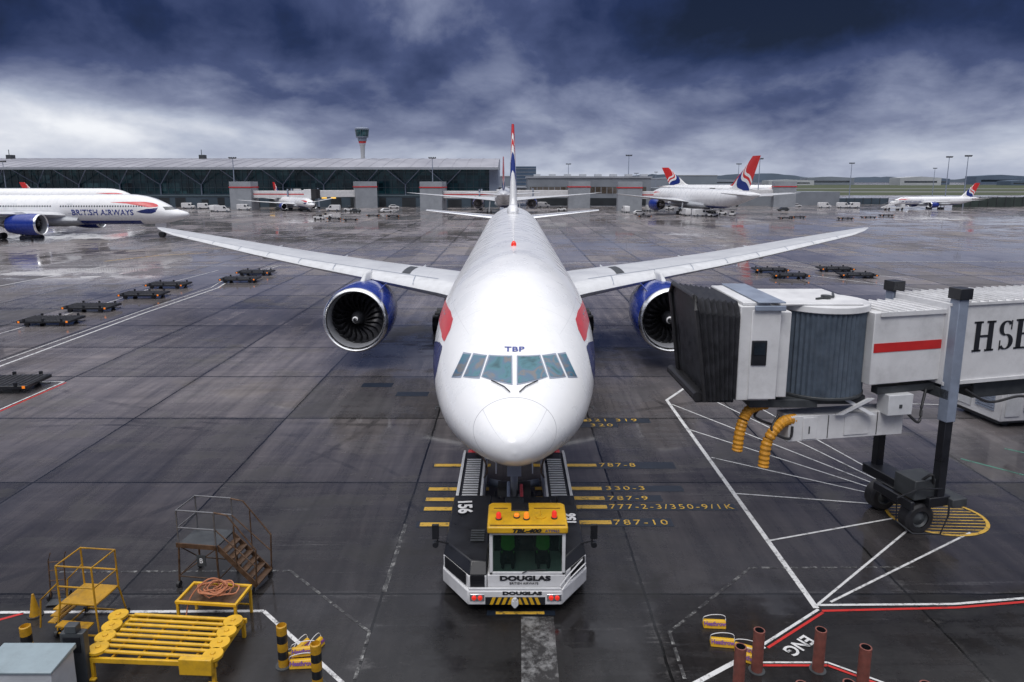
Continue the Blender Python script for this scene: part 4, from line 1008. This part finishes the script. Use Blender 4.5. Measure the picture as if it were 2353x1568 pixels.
# ------------------------------------------------------------------ bollards, chocks
B_=root('bollard',"yellow and black banded steel bollard",'bollard',(-5.67,15.13,0),0,'banded bollards beside the stand')
mb=MB()
for k in range(5): mb.cyl((0,0,k*.22),(0,0,(k+1)*.22),.125,n=20,mi=k%2,caps=False)
mb.lathe([(1.1,.125),(1.12,.10),(1.0,.095),(.99,.01)],(0,0,0),'z',20,mi=0)
mb.obj('post',[YEL,BLACKP],B_)
mb=MB(); mb.cyl((0,0,0),(0,0,.02),.2,n=20); mb.obj('base_plate',[DGREY],B_)
dup(B_,(-4.64,14.46,0)); dup(B_,(-11.95,15.1,0))
B_=root('pipe_bollard',"weathered red-brown pipe bollard with open top",'bollard',(6.02,14.96,0),0,'red-brown bollards in front of the stand')
mb=MB(); mb.lathe([(0,.135),(1.1,.135),(1.1,.105),(.8,.10),(.79,.005)],(0,0,0),'z',24,mis=[0,0,1,1]); mb.obj('post',[BOLR,BLACKP],B_)
mb=MB(); mb.cyl((0,0,0),(0,0,.015),.2,n=20); mb.obj('base_plate',[DGREY],B_)
for p_ in ((7.53,14.98),(8.3,14.35),(5.37,14.37),(7.35,13.2),(6.3,13.15),(9.0,13.15)): dup(B_,(p_[0],p_[1],0))
C_=root('wheel_chock',"yellow wheel chock with printed name lying on the ground",'wheel chock',(5.46,16.65,0),R(-4),'yellow wheel chocks')
mb=MB(); mb.prism([(-.13,0),(.13,0),(.10,.09),(.04,.19),(-.04,.19),(-.10,.09)],-.3,.3,'x'); mb.obj('block',[YELC],C_,bevel=.02)
text('airport_lettering','Heathrow',.14,PURPLE,C_,loc=(0,-.10,.135),rot=(R(55),0,0),bold=.005)
mb=MB(); mb.tube(catmull([(-.3,0,.12),(-.28,-.05,.3),(0,.02,.33),(.28,.05,.28),(.3,0,.12)],5),.010,6); mb.obj('rope_handle',[WHITE2],C_)
for p_,r_ in (((5.45,15.9,0),-8),((6.0,15.62,0),-25),((5.95,15.3,0),-30),((-5.42,15.65,0),65),((-5.08,15.7,0),68),((-5.2,15.12,0),4),((-5.35,15.35,.0),2),((-5.2,15.3,.2),8)): dup(C_,p_,R(r_))
# ------------------------------------------------------------------ bottom-left equipment
S=root('maintenance_steps',"dark brown steel maintenance steps with railed platform",'access steps',(-9.15,18.9,0),R(-8),None,.98)
mb=MB(); mb.box(-.62,.62,-.5,.5,1.32,1.38); mb.obj('platform',[DGREY],S,bevel=.01)
mb=MB()
for xx in (-.6,.6):
    for yy in (-.48,.48): mb.tube([(xx*1.08,yy*1.1,.12),(xx,yy,1.35)],.03,8)
mb.tube([(-.65,-.53,.35),(.65,-.53,.35),(.65,.53,.35),(-.65,.53,.35)],.022,8,closed=True); mb.tube([(-.65,-.53,.35),(.6,-.48,1.3)],.018,6); mb.tube([(-.65,.53,.35),(-.6,-.48,1.3)],.018,6)
mb.box(-.66,.62,-.53,-.49,1.28,1.42)
mb.obj('leg_frame',[BROWN],S)
mb=MB()
for xx in (-.6,.6):
    for yy in (-.48,.48): mb.tube([(xx,yy,1.35),(xx,yy,2.45)],.026,8)
for z_ in (1.9,2.45):
    mb.tube([(.6,-.48,z_),(-.6,-.48,z_),(-.6,.48,z_),(.6,.48,z_)],.026,8)
mb.obj('railing',[STEEL],S)
mb=MB()
for yy in (-.42,.42):
    mb.hexa([(.62,yy-.02,1.2),(1.75,yy-.02,.1),(1.75,yy+.02,.1),(.62,yy+.02,1.2),(.62,yy-.02,1.4),(1.85,yy-.02,.22),(1.85,yy+.02,.22),(.62,yy+.02,1.4)])
for k in range(6): mb.box(.68+k*.19,.9+k*.19,-.4,.4,1.15-k*.19,1.19-k*.19)
mb.obj('stair_flight',[BROWN],S)
mb=MB()
for yy in (-.46,.46):
    mb.tube([(.6,yy,2.45),(1.0,yy,2.4),(1.85,yy,1.35),(1.8,yy,.25)],.026,8); mb.tube([(.6,yy,1.9),(1.83,yy,.8)],.02,8); mb.tube([(1.2,yy,.8),(1.2,yy,2.1)],.02,8)
mb.obj('stair_railing',[BROWN],S)
for xx in (-.65,.65,1.7):
    for yy in (-.55,.55): mb=MB(); mb.cyl((xx-.04,yy,.1),(xx+.04,yy,.1),.1,n=14); mb.obj('caster',[BLACK],S)
mb=MB(); mb.box(.0,.28,-.56,-.535,.75,1.1); mb.obj('sign_plate',[DGREY],S); text('sign_lettering','B',.22,WHITE,S,loc=(.14,-.563,.92),rot=(R(90),0,0))
S=root('access_stand',"yellow wheeled access stand with tall guard rails",'access stand',(-11.35,16.7,0),R(-6))
mb=MB(); mb.box(-.5,.5,-.45,.45,.88,.93); mb.obj('platform',[YEL],S,bevel=.01)
mb=MB()
for xx in (-.5,.5):
    for yy in (-.45,.45): mb.tube([(xx*1.2,yy*1.2,.08),(xx,yy,.9),(xx,yy,1.98)],.024,8)
for z_ in (1.4,1.98): mb.tube([(-.5,-.45,z_),(.5,-.45,z_),(.5,.45,z_),(-.5,.45,z_)],.024,8,closed=(z_>1.9))
mb.tube([(-.6,-.54,.1),(.6,-.54,.1),(.6,.54,.1),(-.6,.54,.1)],.03,8,closed=True)
mb.tube([(-.5,-.45,1.5),(-1.0,-.5,1.0),(-1.1,-.5,.2)],.022,8); mb.tube([(-.5,.45,1.5),(-1.0,.45,1.0),(-1.1,.45,.2)],.022,8)
mb.obj('guard_rail',[YEL],S)
for k in range(4):
    mb=MB()
    if k<3: mb.box(-.75-k*.1,-.52-k*.1,-.42,.42,.68-k*.2,.71-k*.2)
    else: mb.box(-.45,.45,-.75,-.5,.42,.46)
    mb.obj('step',[YEL],S)
for xx in (-.6,.6):
    for yy in (-.54,.54): mb=MB(); mb.cyl((xx-.04,yy,.09),(xx+.04,yy,.09),.09,n=14); mb.obj('caster',[BLACK],S)
S=root('hose_table',"yellow steel frame table carrying coiled orange hose",'equipment table',(-8.1,16.9,0),R(-5))
mb=MB()
for xx in (-.8,.8):
    for yy in (-.42,.42): mb.box(xx-.035,xx+.035,yy-.035,yy+.035,0,.8)
mb.box(-.85,.85,-.47,-.40,.75,.83); mb.box(-.85,.85,.40,.47,.75,.83); mb.box(-.85,-.78,-.40,.40,.75,.83); mb.box(.78,.85,-.40,.40,.75,.83)
mb.box(-.78,.78,-.43,-.40,.22,.27); mb.box(-.78,.78,.40,.43,.22,.27)
mb.obj('frame',[YELC],S,bevel=.01)
mb=MB(); mb.box(-.775,.775,-.397,.397,.76,.775); mb.obj('mesh_top',[BROWN],S)
mb=MB()
rs=random.Random(3)
for k in range(9):
    cx_=rs.uniform(-.15,.45); cy_=rs.uniform(-.1,.1); r_=rs.uniform(.2,.33); pts=[]
    for i in range(20):
        a=2*math.pi*i/20; pts.append((cx_+r_*math.cos(a)*1.2,cy_+r_*math.sin(a),.83+.02*k+.07*abs(math.sin(a*2+k))))
    mb.tube(pts,.02,6,closed=True)
mb.tube(catmull([(.4,.1,.9),(.1,0,1.25),(-.2,-.1,1.2),(-.5,-.3,.85),(-.55,-.5,.4)],6),.02,6)
mb.obj('coiled_hose',[HOSEO],S)
S=root('towbar_rack',"low yellow steel rack of long tubes ending in round discs",'equipment rack',(-8.6,15.45,0),R(-3))
mb=MB()
for k in range(8):
    y_=-.68+k*.2; mb.cyl((-1.35,y_,.62+.01*(k%2)),(1.35,y_-.05,.60+.01*(k%2)),.045,n=10); 
mb.obj('tube_deck',[YELC],S)
mb=MB()
for xx in (-1.0,-.35,.35,1.0): mb.box(xx-.03,xx+.03,-.78,.78,.50,.56)
mb.obj('cross_bar',[YEL],S)
for k in range(4):
    y_=-.62+k*.42
    for sd,off in ((-1,0),(1,-.08)):
        cx_=sd*(1.45+.10*k*(1 if sd<0 else -.3)); mb=MB(); mb.lathe([(.60,.005),(.60,.24),(.68,.24),(.68,.06),(.72,.055),(.72,.005)],(cx_,y_+off,0),'z',24); mb.obj('end_disc',[YELC],S,bevel=.01)
mb=MB(); mb.box(-1.6,1.6,-.85,-.78,.42,.55); mb.box(-1.6,1.6,.78,.85,.42,.55)
for xx in (-1.55,1.45):
    for yy in (-.85,.78): mb.box(xx,xx+.09,yy,yy+.09,0,.45)
    mb.box(xx,xx+.09,-.78,.78,.42,.52)
    mb.box(xx-.08,xx+.17,-.95,-.85,0,.05)
mb.obj('frame',[YELC],S,bevel=.012)
mb=MB(); mb.box(.75,1.55,-1.0,-.86,.3,.72); mb.obj('control_box',[YELC],S,bevel=.02)
mb=MB(); mb.lathe([(0,.2),(.03,.2),(.03,.14),(.12,.12),(.65,.03),(.67,.005)],(-13.2,17.1,0),'z',20,mis=[1,1,0,0,0]); 
o=mb.obj('traffic_cone',[YEL,BLACK]); tag(o,"dirty yellow traffic cone on the wet apron",'traffic cone')
S=root('hand_trolley',"rusty upright hand trolley standing near the cone",'hand trolley',(-13.0,17.8,0),R(10))
mb=MB()
for xx in (-.2,.2): mb.tube([(xx,0,.12),(xx,.1,1.2),(xx,.25,1.35)],.02,8)
for z_ in (.3,.6,.9,1.15): mb.tube([(-.2,z_*.08,z_),(.2,z_*.08,z_)],.015,6)
mb.obj('frame',[BROWN],S)
mb=MB(); mb.box(-.22,.22,-.3,0,.03,.05); mb.obj('toe_plate',[DGREY],S)
for xx in (-.26,.26): mb=MB(); mb.cyl((xx-.03,.05,.12),(xx+.03,.05,.12),.12,n=16); mb.obj('wheel',[BLACK],S)
S=root('equipment_cabinet',"pale grey metal cabinet with sloping lid",'cabinet',(-11.05,14.0,0),0)
mb=MB(); mb.box(-.85,.75,-.45,.36,0,1.04); mb.obj('body',[LGREY],S,bevel=.02)
mb=MB(); mb.hexa([(-.9,-.5,1.045),(.8,-.5,1.045),(.8,.41,1.045),(-.9,.41,1.045),(-.9,-.5,1.10),(.8,-.5,1.10),(.8,.41,1.17),(-.9,.41,1.17)]); mb.obj('lid',[pm('pale_blue_grey',(.25,.31,.34),.4,0,.06,3,dirt=.2)],S,bevel=.015)
S=root('control_post',"dark metal control post beside the cabinet",'control post',(-10.45,14.65,0),0)
mb=MB(); mb.box(-.28,.28,-.1,.1,0,1.3); mb.box(-.14,.14,-.12,.08,1.303,1.5); mb.obj('body',[DGREY],S,bevel=.02)
mb=MB(); mb.box(-.2,.2,-.115,-.103,.8,1.2); mb.obj('panel',[BLACKP],S)

# ------------------------------------------------------------------ terminal
TG,t,b=newmat('terminal_glass')
tc=t.N.new('ShaderNodeTexCoord').outputs['Object']; px,py,pz=t.sep(tc)
cell=t.comb(t.m('FLOOR',t.m('DIVIDE',px,3.0)),0.0,t.m('FLOOR',t.m('DIVIDE',pz,3.4)))
r_=t.white(cell)
c=t.ramp(r_,[(0,(.006,.03,.038)),(.5,(.012,.055,.068)),(.93,(.025,.095,.11)),(1,(.08,.18,.19))])
t.inp(b.inputs['Base Color'],c); b.inputs['Roughness'].default_value=.12
b.inputs['Specular IOR Level'].default_value=.3
MUL=pm('mullion',(.10,.14,.16),.5,0,.1,.2); SLATE=pm('slate_cladding',(.05,.075,.10),.5,0,.12,.15); ROOFM=pm('roof_metal',(.38,.38,.42),.45,.2,.1,.08); FASC=pm('fascia',(.30,.32,.36),.5,0,.1,.1)
TB=root('terminal_building',"long glazed airport terminal with curved metal roof",'terminal building',(-156,306,0))
X0,X1=-170,150
def roofz(q): return 16.9+5.2*math.sin(math.pi*min(q,1)*.5)
mb=MB(); pr=[(-7+i/12*52,roofz(i/12)) for i in range(13)]
poly=pr+[(45,16.2),(-7,16.2)]
mb.prism(poly,X0,X1,'x'); mb.obj('roof',[ROOFM],TB,smooth=60)
mb=MB()
for k in range(int((X1-X0)/6)+1):
    xx=X0+k*6
    for (a,b_) in zip(pr[:-1],pr[1:]): mb.hexa([(xx-.1,a[0],a[1]+.01),(xx+.1,a[0],a[1]+.01),(xx+.1,b_[0],b_[1]+.01),(xx-.1,b_[0],b_[1]+.01),(xx-.1,a[0],a[1]+.12),(xx+.1,a[0],a[1]+.12),(xx+.1,b_[0],b_[1]+.12),(xx-.1,b_[0],b_[1]+.12)])
o=mb.obj('roof_rib',[ROOFM],TB); o["kind"]="stuff"
mb=MB(); mb.box(X0,X1+.5,-7.6,-7.02,16.0,17.0); mb.obj('eave_fascia',[FASC],TB)
mb=MB(); mb.box(X0,X1-4,.0,40,5,16.15); mb.obj('glazed_wall',[TG],TB)
mb=MB()
k=X0
while k<X1-4: mb.box(k-.08,k+.08,-.25,-.01,5,16.15); k+=3
for z_ in (8.3,11.6,15): mb.box(X0,X1-4,-.3,-.26,z_-.1,z_+.1)
mb.obj('mullion_grid',[MUL],TB)
k=X0+9
while k<X1-8:
    mb=MB()
    for dx in (-7,7): mb.cyl((k,-.8,9.5),(k+dx,-6.2,16.0),.22,n=8)
    mb.cyl((k,-.8,0),(k,-.8,9.5),.3,n=10); mb.obj('roof_strut',[GREY],TB); k+=18
mb=MB(); mb.box(X0,-46,-9,-.9,0,8.2); mb.box(-46,X1,-5,-.9,0,5.0); mb.box(-46,X1-4,-.88,-.4,5,5.6)
mb.box(X0,-46,-9.3,-9.02,7.7,8.3,1); mb.box(-46,X1,-5.3,-5.02,4.6,5.15,1)
mb.obj('lower_block',[SLATE,MUL],TB)
rs=random.Random(5); k=X0+4; SH=pm('shutter',(.02,.025,.03),.5,0,.2,.2)
while k<X1-6:
    wd=rs.choice((3,4.5,6)); yb=-9.03 if k+wd<-46 else (-5.03 if k>-46 else None); hh_=rs.choice((3.2,4.0))
    if yb: mb=MB(); mb.box(k,k+wd,yb-.05,yb,.1,hh_); mb.obj('loading_door',[SH],TB)
    k+=wd+rs.choice((2.5,4,7))
WARM=pm('lit_sign',(.9,.55,.1),.5,0,.05,.2,emit=(1,.6,.15,.8))
for xx in (50,54,73,77): mb=MB(); mb.box(xx,xx+2.2,-5.1,-5.04,3.6,4.3); mb.obj('gate_sign',[WARM],TB)
mb=MB(); mb.box(X1-4,X1,-2,40,0,16.15); mb.obj('end_wall',[GREY],TB)
for xx in (-88,5): mb=MB(); mb.box(xx,xx+2.5,30,33,20.8,23.5); mb.cyl((xx+1,31,23.5),(xx+1,31,26),.15); mb.obj('roof_vent',[DGREY],TB)
CB=root('concourse_building',"low grey pier building with brown window band",'pier building',(0,312,0))
mb=MB(); mb.box(7,62,-3,30,0,12.4,0); mb.box(6.5,62.5,-3.4,30.4,12.4,13.2,1); mb.box(-47,7,-4,20,3.6,8.1,0); mb.box(-47.5,6.5,-4.5,20.5,8.1,8.6,1); mb.box(62,80,0,25,0,8,0); mb.box(80,150,4,25,0,6.2,0); mb.obj('wall',[pm('pier_cladding',(.2,.22,.25),.6,0,.1,.2),FASC],CB)
mb=MB(); mb.box(8,60,-3.06,-3.02,5.6,8.6); mb.box(-46,6,-4.06,-4.02,5.2,7.5); mb.obj('window_band',[glassmat('brown_glass',(.09,.07,.05),.15)],CB)
mb=MB(); k=-46
while k<60:
    yy=-4.2 if k<6 else -3.2
    mb.box(k-.12,k+.12,yy,yy+.13,5.2,8.4); k+=2.6
for xx in range(-45,6,9): mb.box(xx,xx+.6,-3.6,-3,0,3.6)
mb.obj('window_mullion',[FASC],CB)
mb=MB(); mb.box(10,60,-3.08,-3.03,.3,3.6); mb.obj('loading_door',[SH],CB)
for xx in range(10,60,7): mb=MB(); mb.box(xx,xx+3,5,9,13.2,14.2); mb.obj('roof_plant',[LGREY],CB)
HB=root('office_block',"distant blue glass office block",'office block',(12,720,0))
BG=pm('blue_glass',(.07,.11,.17),.2,0,.2,.06)
mb=MB(); mb.box(-10,13,0,25,0,25); mb.box(-14,-10,3,20,0,29); mb.box(13,44,0,25,0,14); mb.obj('wall',[BG],HB)
mb=MB()
for k in range(7): mb.box(-10,13,-.3,-.05,2+k*3.4,2.4+k*3.4)
mb.obj('floor_band',[FASC],HB)
CT=root('control_tower',"tall slender airport control tower with flared glass cab",'control tower',(-216,1010,0))
mb=MB(); mb.lathe([(0,3.6),(46,2.9),(58,3.4),(62,4.6)],(0,0,0),'z',24); mb.obj('shaft',[LGREY],CT)
mb=MB(); mb.lathe([(63,5.0),(66,5.6),(66.1,4)],(0,0,0),'z',24); mb.obj('red_collar',[RED],CT)
mb=MB(); mb.lathe([(66.1,5),(66.3,6.2),(71,6.6),(71.1,8.6),(72.5,9.0)],(0,0,0),'z',24); mb.obj('lower_cab',[GREY],CT)
mb=MB(); mb.lathe([(72.5,8.6),(82,9.8)],(0,0,0),'z',24); mb.obj('glass_cab',[TG],CT)
mb=MB(); mb.lathe([(82,10.2),(84,10.2),(85,8),(85.5,.1)],(0,0,0),'z',24); mb.cyl((0,0,85),(0,0,88),.4); mb.obj('cab_roof',[GREY],CT)
mb=MB()
for k in range(24):
    a=2*math.pi*k/24; mb.cyl((8.65*math.cos(a),8.65*math.sin(a),72.5),(9.85*math.cos(a),9.85*math.sin(a),82),.12,n=6)
mb.obj('cab_mullion',[FASC],CT)
def mast(loc,h_):
    L_=root('light_mast',"tall grey apron floodlight mast",'light mast',loc,0,'apron floodlight masts')
    mb=MB(); mb.cyl((0,0,0),(0,0,20),.28,.13,n=10); mb.obj('pole',[GREY],L_)
    mb=MB(); mb.box(-1.5,1.5,-.12,.12,19.7,20.0); mb.obj('crossarm',[DGREY],L_)
    for xx in (-1.3,-.45,.45,1.3): mb=MB(); mb.box(xx-.25,xx+.25,-.45,.15,20.01,20.3); mb.obj('floodlight',[DGREY],L_)
    L_.scale=(1,1,h_/20); return L_
M0=mast((-111.5,278,0),20.3)
for x_,Y_,h_ in ((-219.5,300,19.5),(-33.2,290,20.7),(34.1,420,21),(56.2,335,23.2),(137,420,21),(117.5,330,21.5),(195.4,400,21),(316.5,520,20),(207.1,330,22.3),(196.4,300,21.8),(124.5,600,18),(86,480,16)):
    dup(M0,(x_,Y_,0),scale=(1,1,h_/20))
# ------------------------------------------------------------------ vehicles
def van(label,loc,rz,col):
    V=root('van',label,'van',loc,rz,'service vans on the apron')
    mb=MB(); pr=[(-2.6,.35),(2.5,.35),(2.6,.9),(2.35,1.15),(1.75,1.25),(1.15,2.15),(.8,2.3),(-2.5,2.3),(-2.62,2.1)]
    mb.prism(pr,-.95,.95,'y'); mb.obj('body',[col],V,bevel=.07)
    mb=MB(); mb.hexa([(1.70,-.85,1.30),(1.75,-.85,1.30),(1.75,.85,1.30),(1.70,.85,1.30),(1.2,-.8,2.08),(1.25,-.8,2.08),(1.25,.8,2.08),(1.2,.8,2.08)]); mb.obj('windscreen',[GLASS],V)
    for sd in (-1,1): mb=MB(); mb.prism([(.35,1.3),(1.45,1.3),(1.0,2.0),(.35,2.0)],sd*.952,sd*.965,'y'); mb.obj('side_window',[GLASS],V)
    for xx in (-1.6,1.6):
        for sd in (-1,1): mb=MB(); mb.cyl((xx,sd*.78,.34),(xx,sd*.98,.34),.34,n=18); mb.cyl((xx,sd*.97,.34),(xx,sd*.99,.34),.18,n=12,mi=1); mb.obj('wheel',[BLACK,GREY],V)
    for sd in (-1,1): mb=MB(); mb.box(2.56,2.62,sd*.7-.14,sd*.7+.14,.75,.95); mb.obj('headlight',[CHROME],V)
    return V
V0=van("white service van parked on the apron",(-107,254,0),R(20),WHITE2)
for x_,Y_,r_ in ((-112.8,262,80),(-133.9,285,0),(-125.9,282,10),(41.6,252,95),(131.6,290,0),(139.5,290,2),(143.5,290,180),(-105.1,270,0),(-68.1,262,180),(13.7,296,0),(53.5,262,20),(61.6,225,20),(57.9,230,100)):
    dup(V0,(x_,Y_,0),R(r_))
def car(loc,rz,col):
    V=root('car',"small service car parked on the apron",'car',loc,rz,'service cars on the apron')
    mb=MB(); pr=[(-2.1,.3),(2.1,.3),(2.15,.7),(1.2,.88),(.6,1.4),(-1.2,1.45),(-1.9,.95),(-2.15,.85)]
    mb.prism(pr,-.85,.85,'y'); mb.obj('body',[col],V,bevel=.06)
    for sd in (-1,1):
        mb=MB(); mb.prism([(-1.6,.95),(1.0,.92),(.55,1.32),(-1.15,1.36)],sd*.852,sd*.86,'y'); mb.obj('side_window',[GLASS],V)
        for xx in (-1.3,1.3): mb=MB(); mb.cyl((xx,sd*.7,.3),(xx,sd*.88,.3),.3,n=16); mb.obj('wheel',[BLACK],V)
    mb=MB(); mb.hexa([(1.15,-.75,.93),(1.19,-.75,.93),(1.19,.75,.93),(1.15,.75,.93),(.65,-.7,1.36),(.69,-.7,1.36),(.69,.7,1.36),(.65,.7,1.36)]); mb.obj('windscreen',[GLASS],V)
    return V
C0=car((-46,252,0),R(30),WHITE2)
C1=car((-57,250,0),R(150),DGREY)
for x_,Y_,r_,q in ((-78.9,262,0,C1),(43.6,235,0,C0),(103.2,262,180,C1),(74.2,262,0,C0),(-90,268,0,C1),(-49.4,288,10,C0),(30.9,290,0,C1),(123.8,300,0,C0),(-108.3,285,90,C1)):
    dup(q,(x_,Y_,0),R(r_))
def loader(loc,rz):
    V=root('baggage_tractor',"white baggage tractor with dark canopy",'baggage tractor',loc,rz,'baggage tractors')
    mb=MB(); mb.prism([(-1.6,.3),(1.6,.3),(1.6,1.0),(.6,1.1),(.5,.9),(-1.6,.9)],-.75,.75,'y'); mb.obj('body',[WHITE2],V,bevel=.05)
    mb=MB()
    for xx in (-.9,.5):
        for sd in (-.68,.68): mb.cyl((xx,sd,.9),(xx,sd,2.0),.04)
    mb.box(-1.1,.7,-.78,.78,2.0,2.1); mb.obj('canopy',[DGREY],V)
    mb=MB(); mb.box(-.7,-.2,-.5,.5,.9,1.5); mb.obj('seat',[BLACKP],V,bevel=.04)
    for xx in (-1.0,1.0):
        for sd in (-1,1): mb=MB(); mb.cyl((xx,sd*.6,.34),(xx,sd*.82,.34),.34,n=16); mb.obj('wheel',[BLACK],V)
    return V
L0=loader((-57.5,205,0),R(160))
for x_,Y_,r_ in ((71.8,235,0),(63.1,275,20),(-57.9,215,0),(-62.3,262,180),(18.8,262,0),(73.2,228,60),(65,222,10)): dup(L0,(x_,Y_,0),R(r_))
V=root('stair_truck',"white truck with boarding stairs beside a jet",'stair truck',(151,272,0),R(10))
mb=MB(); mb.box(-4,2.5,-1.1,1.1,.5,1.0); mb.box(2.5,4,-1.1,1.1,.5,2.3); mb.obj('body',[WHITE2],V,bevel=.06)
mb=MB()
for sd in (-1.1,1.0): mb.prism([(-5,.6),(3.4,3.6),(5,3.6),(5,3.9),(3.3,3.9),(-5,1.0)],sd,sd+.1,'y')
for k in range(16): mb.box(-4.8+k*.52,-4.3+k*.52,-1,1,.75+k*.187,.82+k*.187)
mb.box(3.3,5,-1,1,3.62,3.7)
mb.obj('stair_flight',[WHITE2],V)
mb=MB()
for sd in (-1.05,1.05): mb.tube([(-5,sd,1.9),(3.3,sd,4.9),(5,sd,4.9)],.05,6)
mb.obj('handrail',[STEEL],V)
for xx in (-3,2.8):
    for sd in (-1,1): mb=MB(); mb.cyl((xx,sd*.85,.45),(xx,sd*1.12,.45),.45,n=16); mb.obj('wheel',[BLACK],V)
TWR=pm('tower_cladding',(.28,.30,.33),.6,0,.1,.5)
def dbridge(loc,rz,sc_=1):
    V=root('passenger_boarding_bridge',"distant white boarding bridge with grey tower and red stripe",'boarding bridge',loc,rz,'boarding bridges along the pier',sc_)
    mb=MB(); mb.box(-4.5,4.5,-3,3,0,11.0,0); mb.box(-4.7,4.7,-3.2,3.2,8.6,9.0,1); mb.obj('stair_tower',[TWR,REDL],V)
    mb=MB(); mb.box(4.5,26,-1.4,1.4,4.6,7.4); mb.box(26,29,-2,2,4.4,8.0); mb.obj('tunnel',[WHITE2],V,bevel=.1)
    mb=MB(); mb.box(4.6,26,-1.43,-1.41,5.9,6.3); mb.obj('red_stripe',[REDL],V)
    mb=MB(); mb.box(29,31,-2,2,4.4,8.1); mb.obj('canopy_bellows',[BLACK],V)
    mb=MB()
    for sd in (-1.8,1.8): mb.box(19,19.5,sd-.2,sd+.2,.8,8.2)
    mb.box(18.9,19.6,-2,2,.8,1.3); mb.box(18.9,19.6,-2,2,4,4.5)
    mb.obj('lift_column',[GREY],V)
    for sd in (-1,1): mb=MB(); mb.cyl((19.25,sd*.8-.2,.5),(19.25,sd*.8+.2,.5),.5,n=16); mb.obj('wheel',[BLACK],V)
    return V
JB=dbridge((-107,276,0),R(-8))
for x_,y_,r_ in ((-31,272,-12),(44.5,262,-4),(118,300,170),(-62,292,200),(28,290,180)): dup(JB,(x_,y_,0),R(r_))
HM=[pm('hangar_white',(.45,.47,.5),.6,0,.1,.02),pm('hangar_grey',(.22,.25,.3),.6,0,.1,.02),pm('hangar_blue',(.10,.14,.2),.6,0,.1,.02)]
rs=random.Random(11)
xx=330
while xx<1250:
    wd=rs.uniform(30,110); hh_=rs.uniform(10,22); yy=rs.uniform(1350,1600)
    H=root('hangar',"distant low airport shed on the horizon",'hangar',(xx,yy,0),0,'sheds along the horizon')
    mb=MB(); mb.prism([(0,0),(wd,0),(wd,hh_*.85),(wd/2,hh_),(0,hh_*.85)],0,40,'y'); mb.obj('wall',[rs.choice(HM)],H)
    mb=MB(); mb.box(wd*.1,wd*.9,-.3,-.05,hh_*.3,hh_*.5); mb.obj('window_band',[GLASS],H)
    xx+=wd+rs.uniform(-10,40)
for x_,y_,wd,hh_ in ((95,900,60,14),(150,1000,120,12),(230,980,60,17),(30,1000,70,16),(-30,800,40,15)):
    H=root('hangar',"distant low airport building beyond the pier",'hangar',(x_,y_,0),0,'sheds along the horizon')
    mb=MB(); mb.box(0,wd,0,30,0,hh_); mb.obj('wall',[HM[1]],H); mb=MB(); mb.box(-.5,wd+.5,-.5,30.5,hh_,hh_+.8); mb.obj('roof',[HM[0]],H)
mb=MB(); rs=random.Random(2); pts=[]
for i in range(240):
    a=-2600+i*5200/239*1.0; hgt=20+8*math.sin(i*.09)+5*math.sin(i*.31+1)+rs.uniform(0,4); pts.append((a,hgt))
vs=[]
for a,hgt in pts: vs+= [(a,2600,0),(a,2640,hgt)]
mb.add(vs,[(2*i,2*i+2,2*i+3,2*i+1) for i in range(239)])
o=mb.obj('hills',[pm('distant_woodland',(.05,.07,.10),.95,0,.25,.004)],normals=False); o["kind"]="structure"
F=root('blast_fence',"long dark green-grey fence beside the grass",'fence',(192,300,0),R(4))
mb=MB(); mb.box(0,160,0,.3,0,4.2); mb.obj('panel',[pm('fence_green',(.035,.05,.045),.7,0,.2,.3)],F)
mb=MB()
for k in range(41): mb.box(k*4-.1,k*4+.1,-.2,-.01,0,4.5)
mb.obj('post',[DGREY],F)
F=root('blast_fence',"low dark fence beyond the stands",'fence',(120,330,0),R(0))
mb=MB(); mb.box(0,60,0,.3,0,3); mb.obj('panel',[SLATE],F)
mb=MB()
for k in range(16): mb.box(k*4-.1,k*4+.1,-.2,-.01,0,3.3)
mb.obj('post',[DGREY],F)
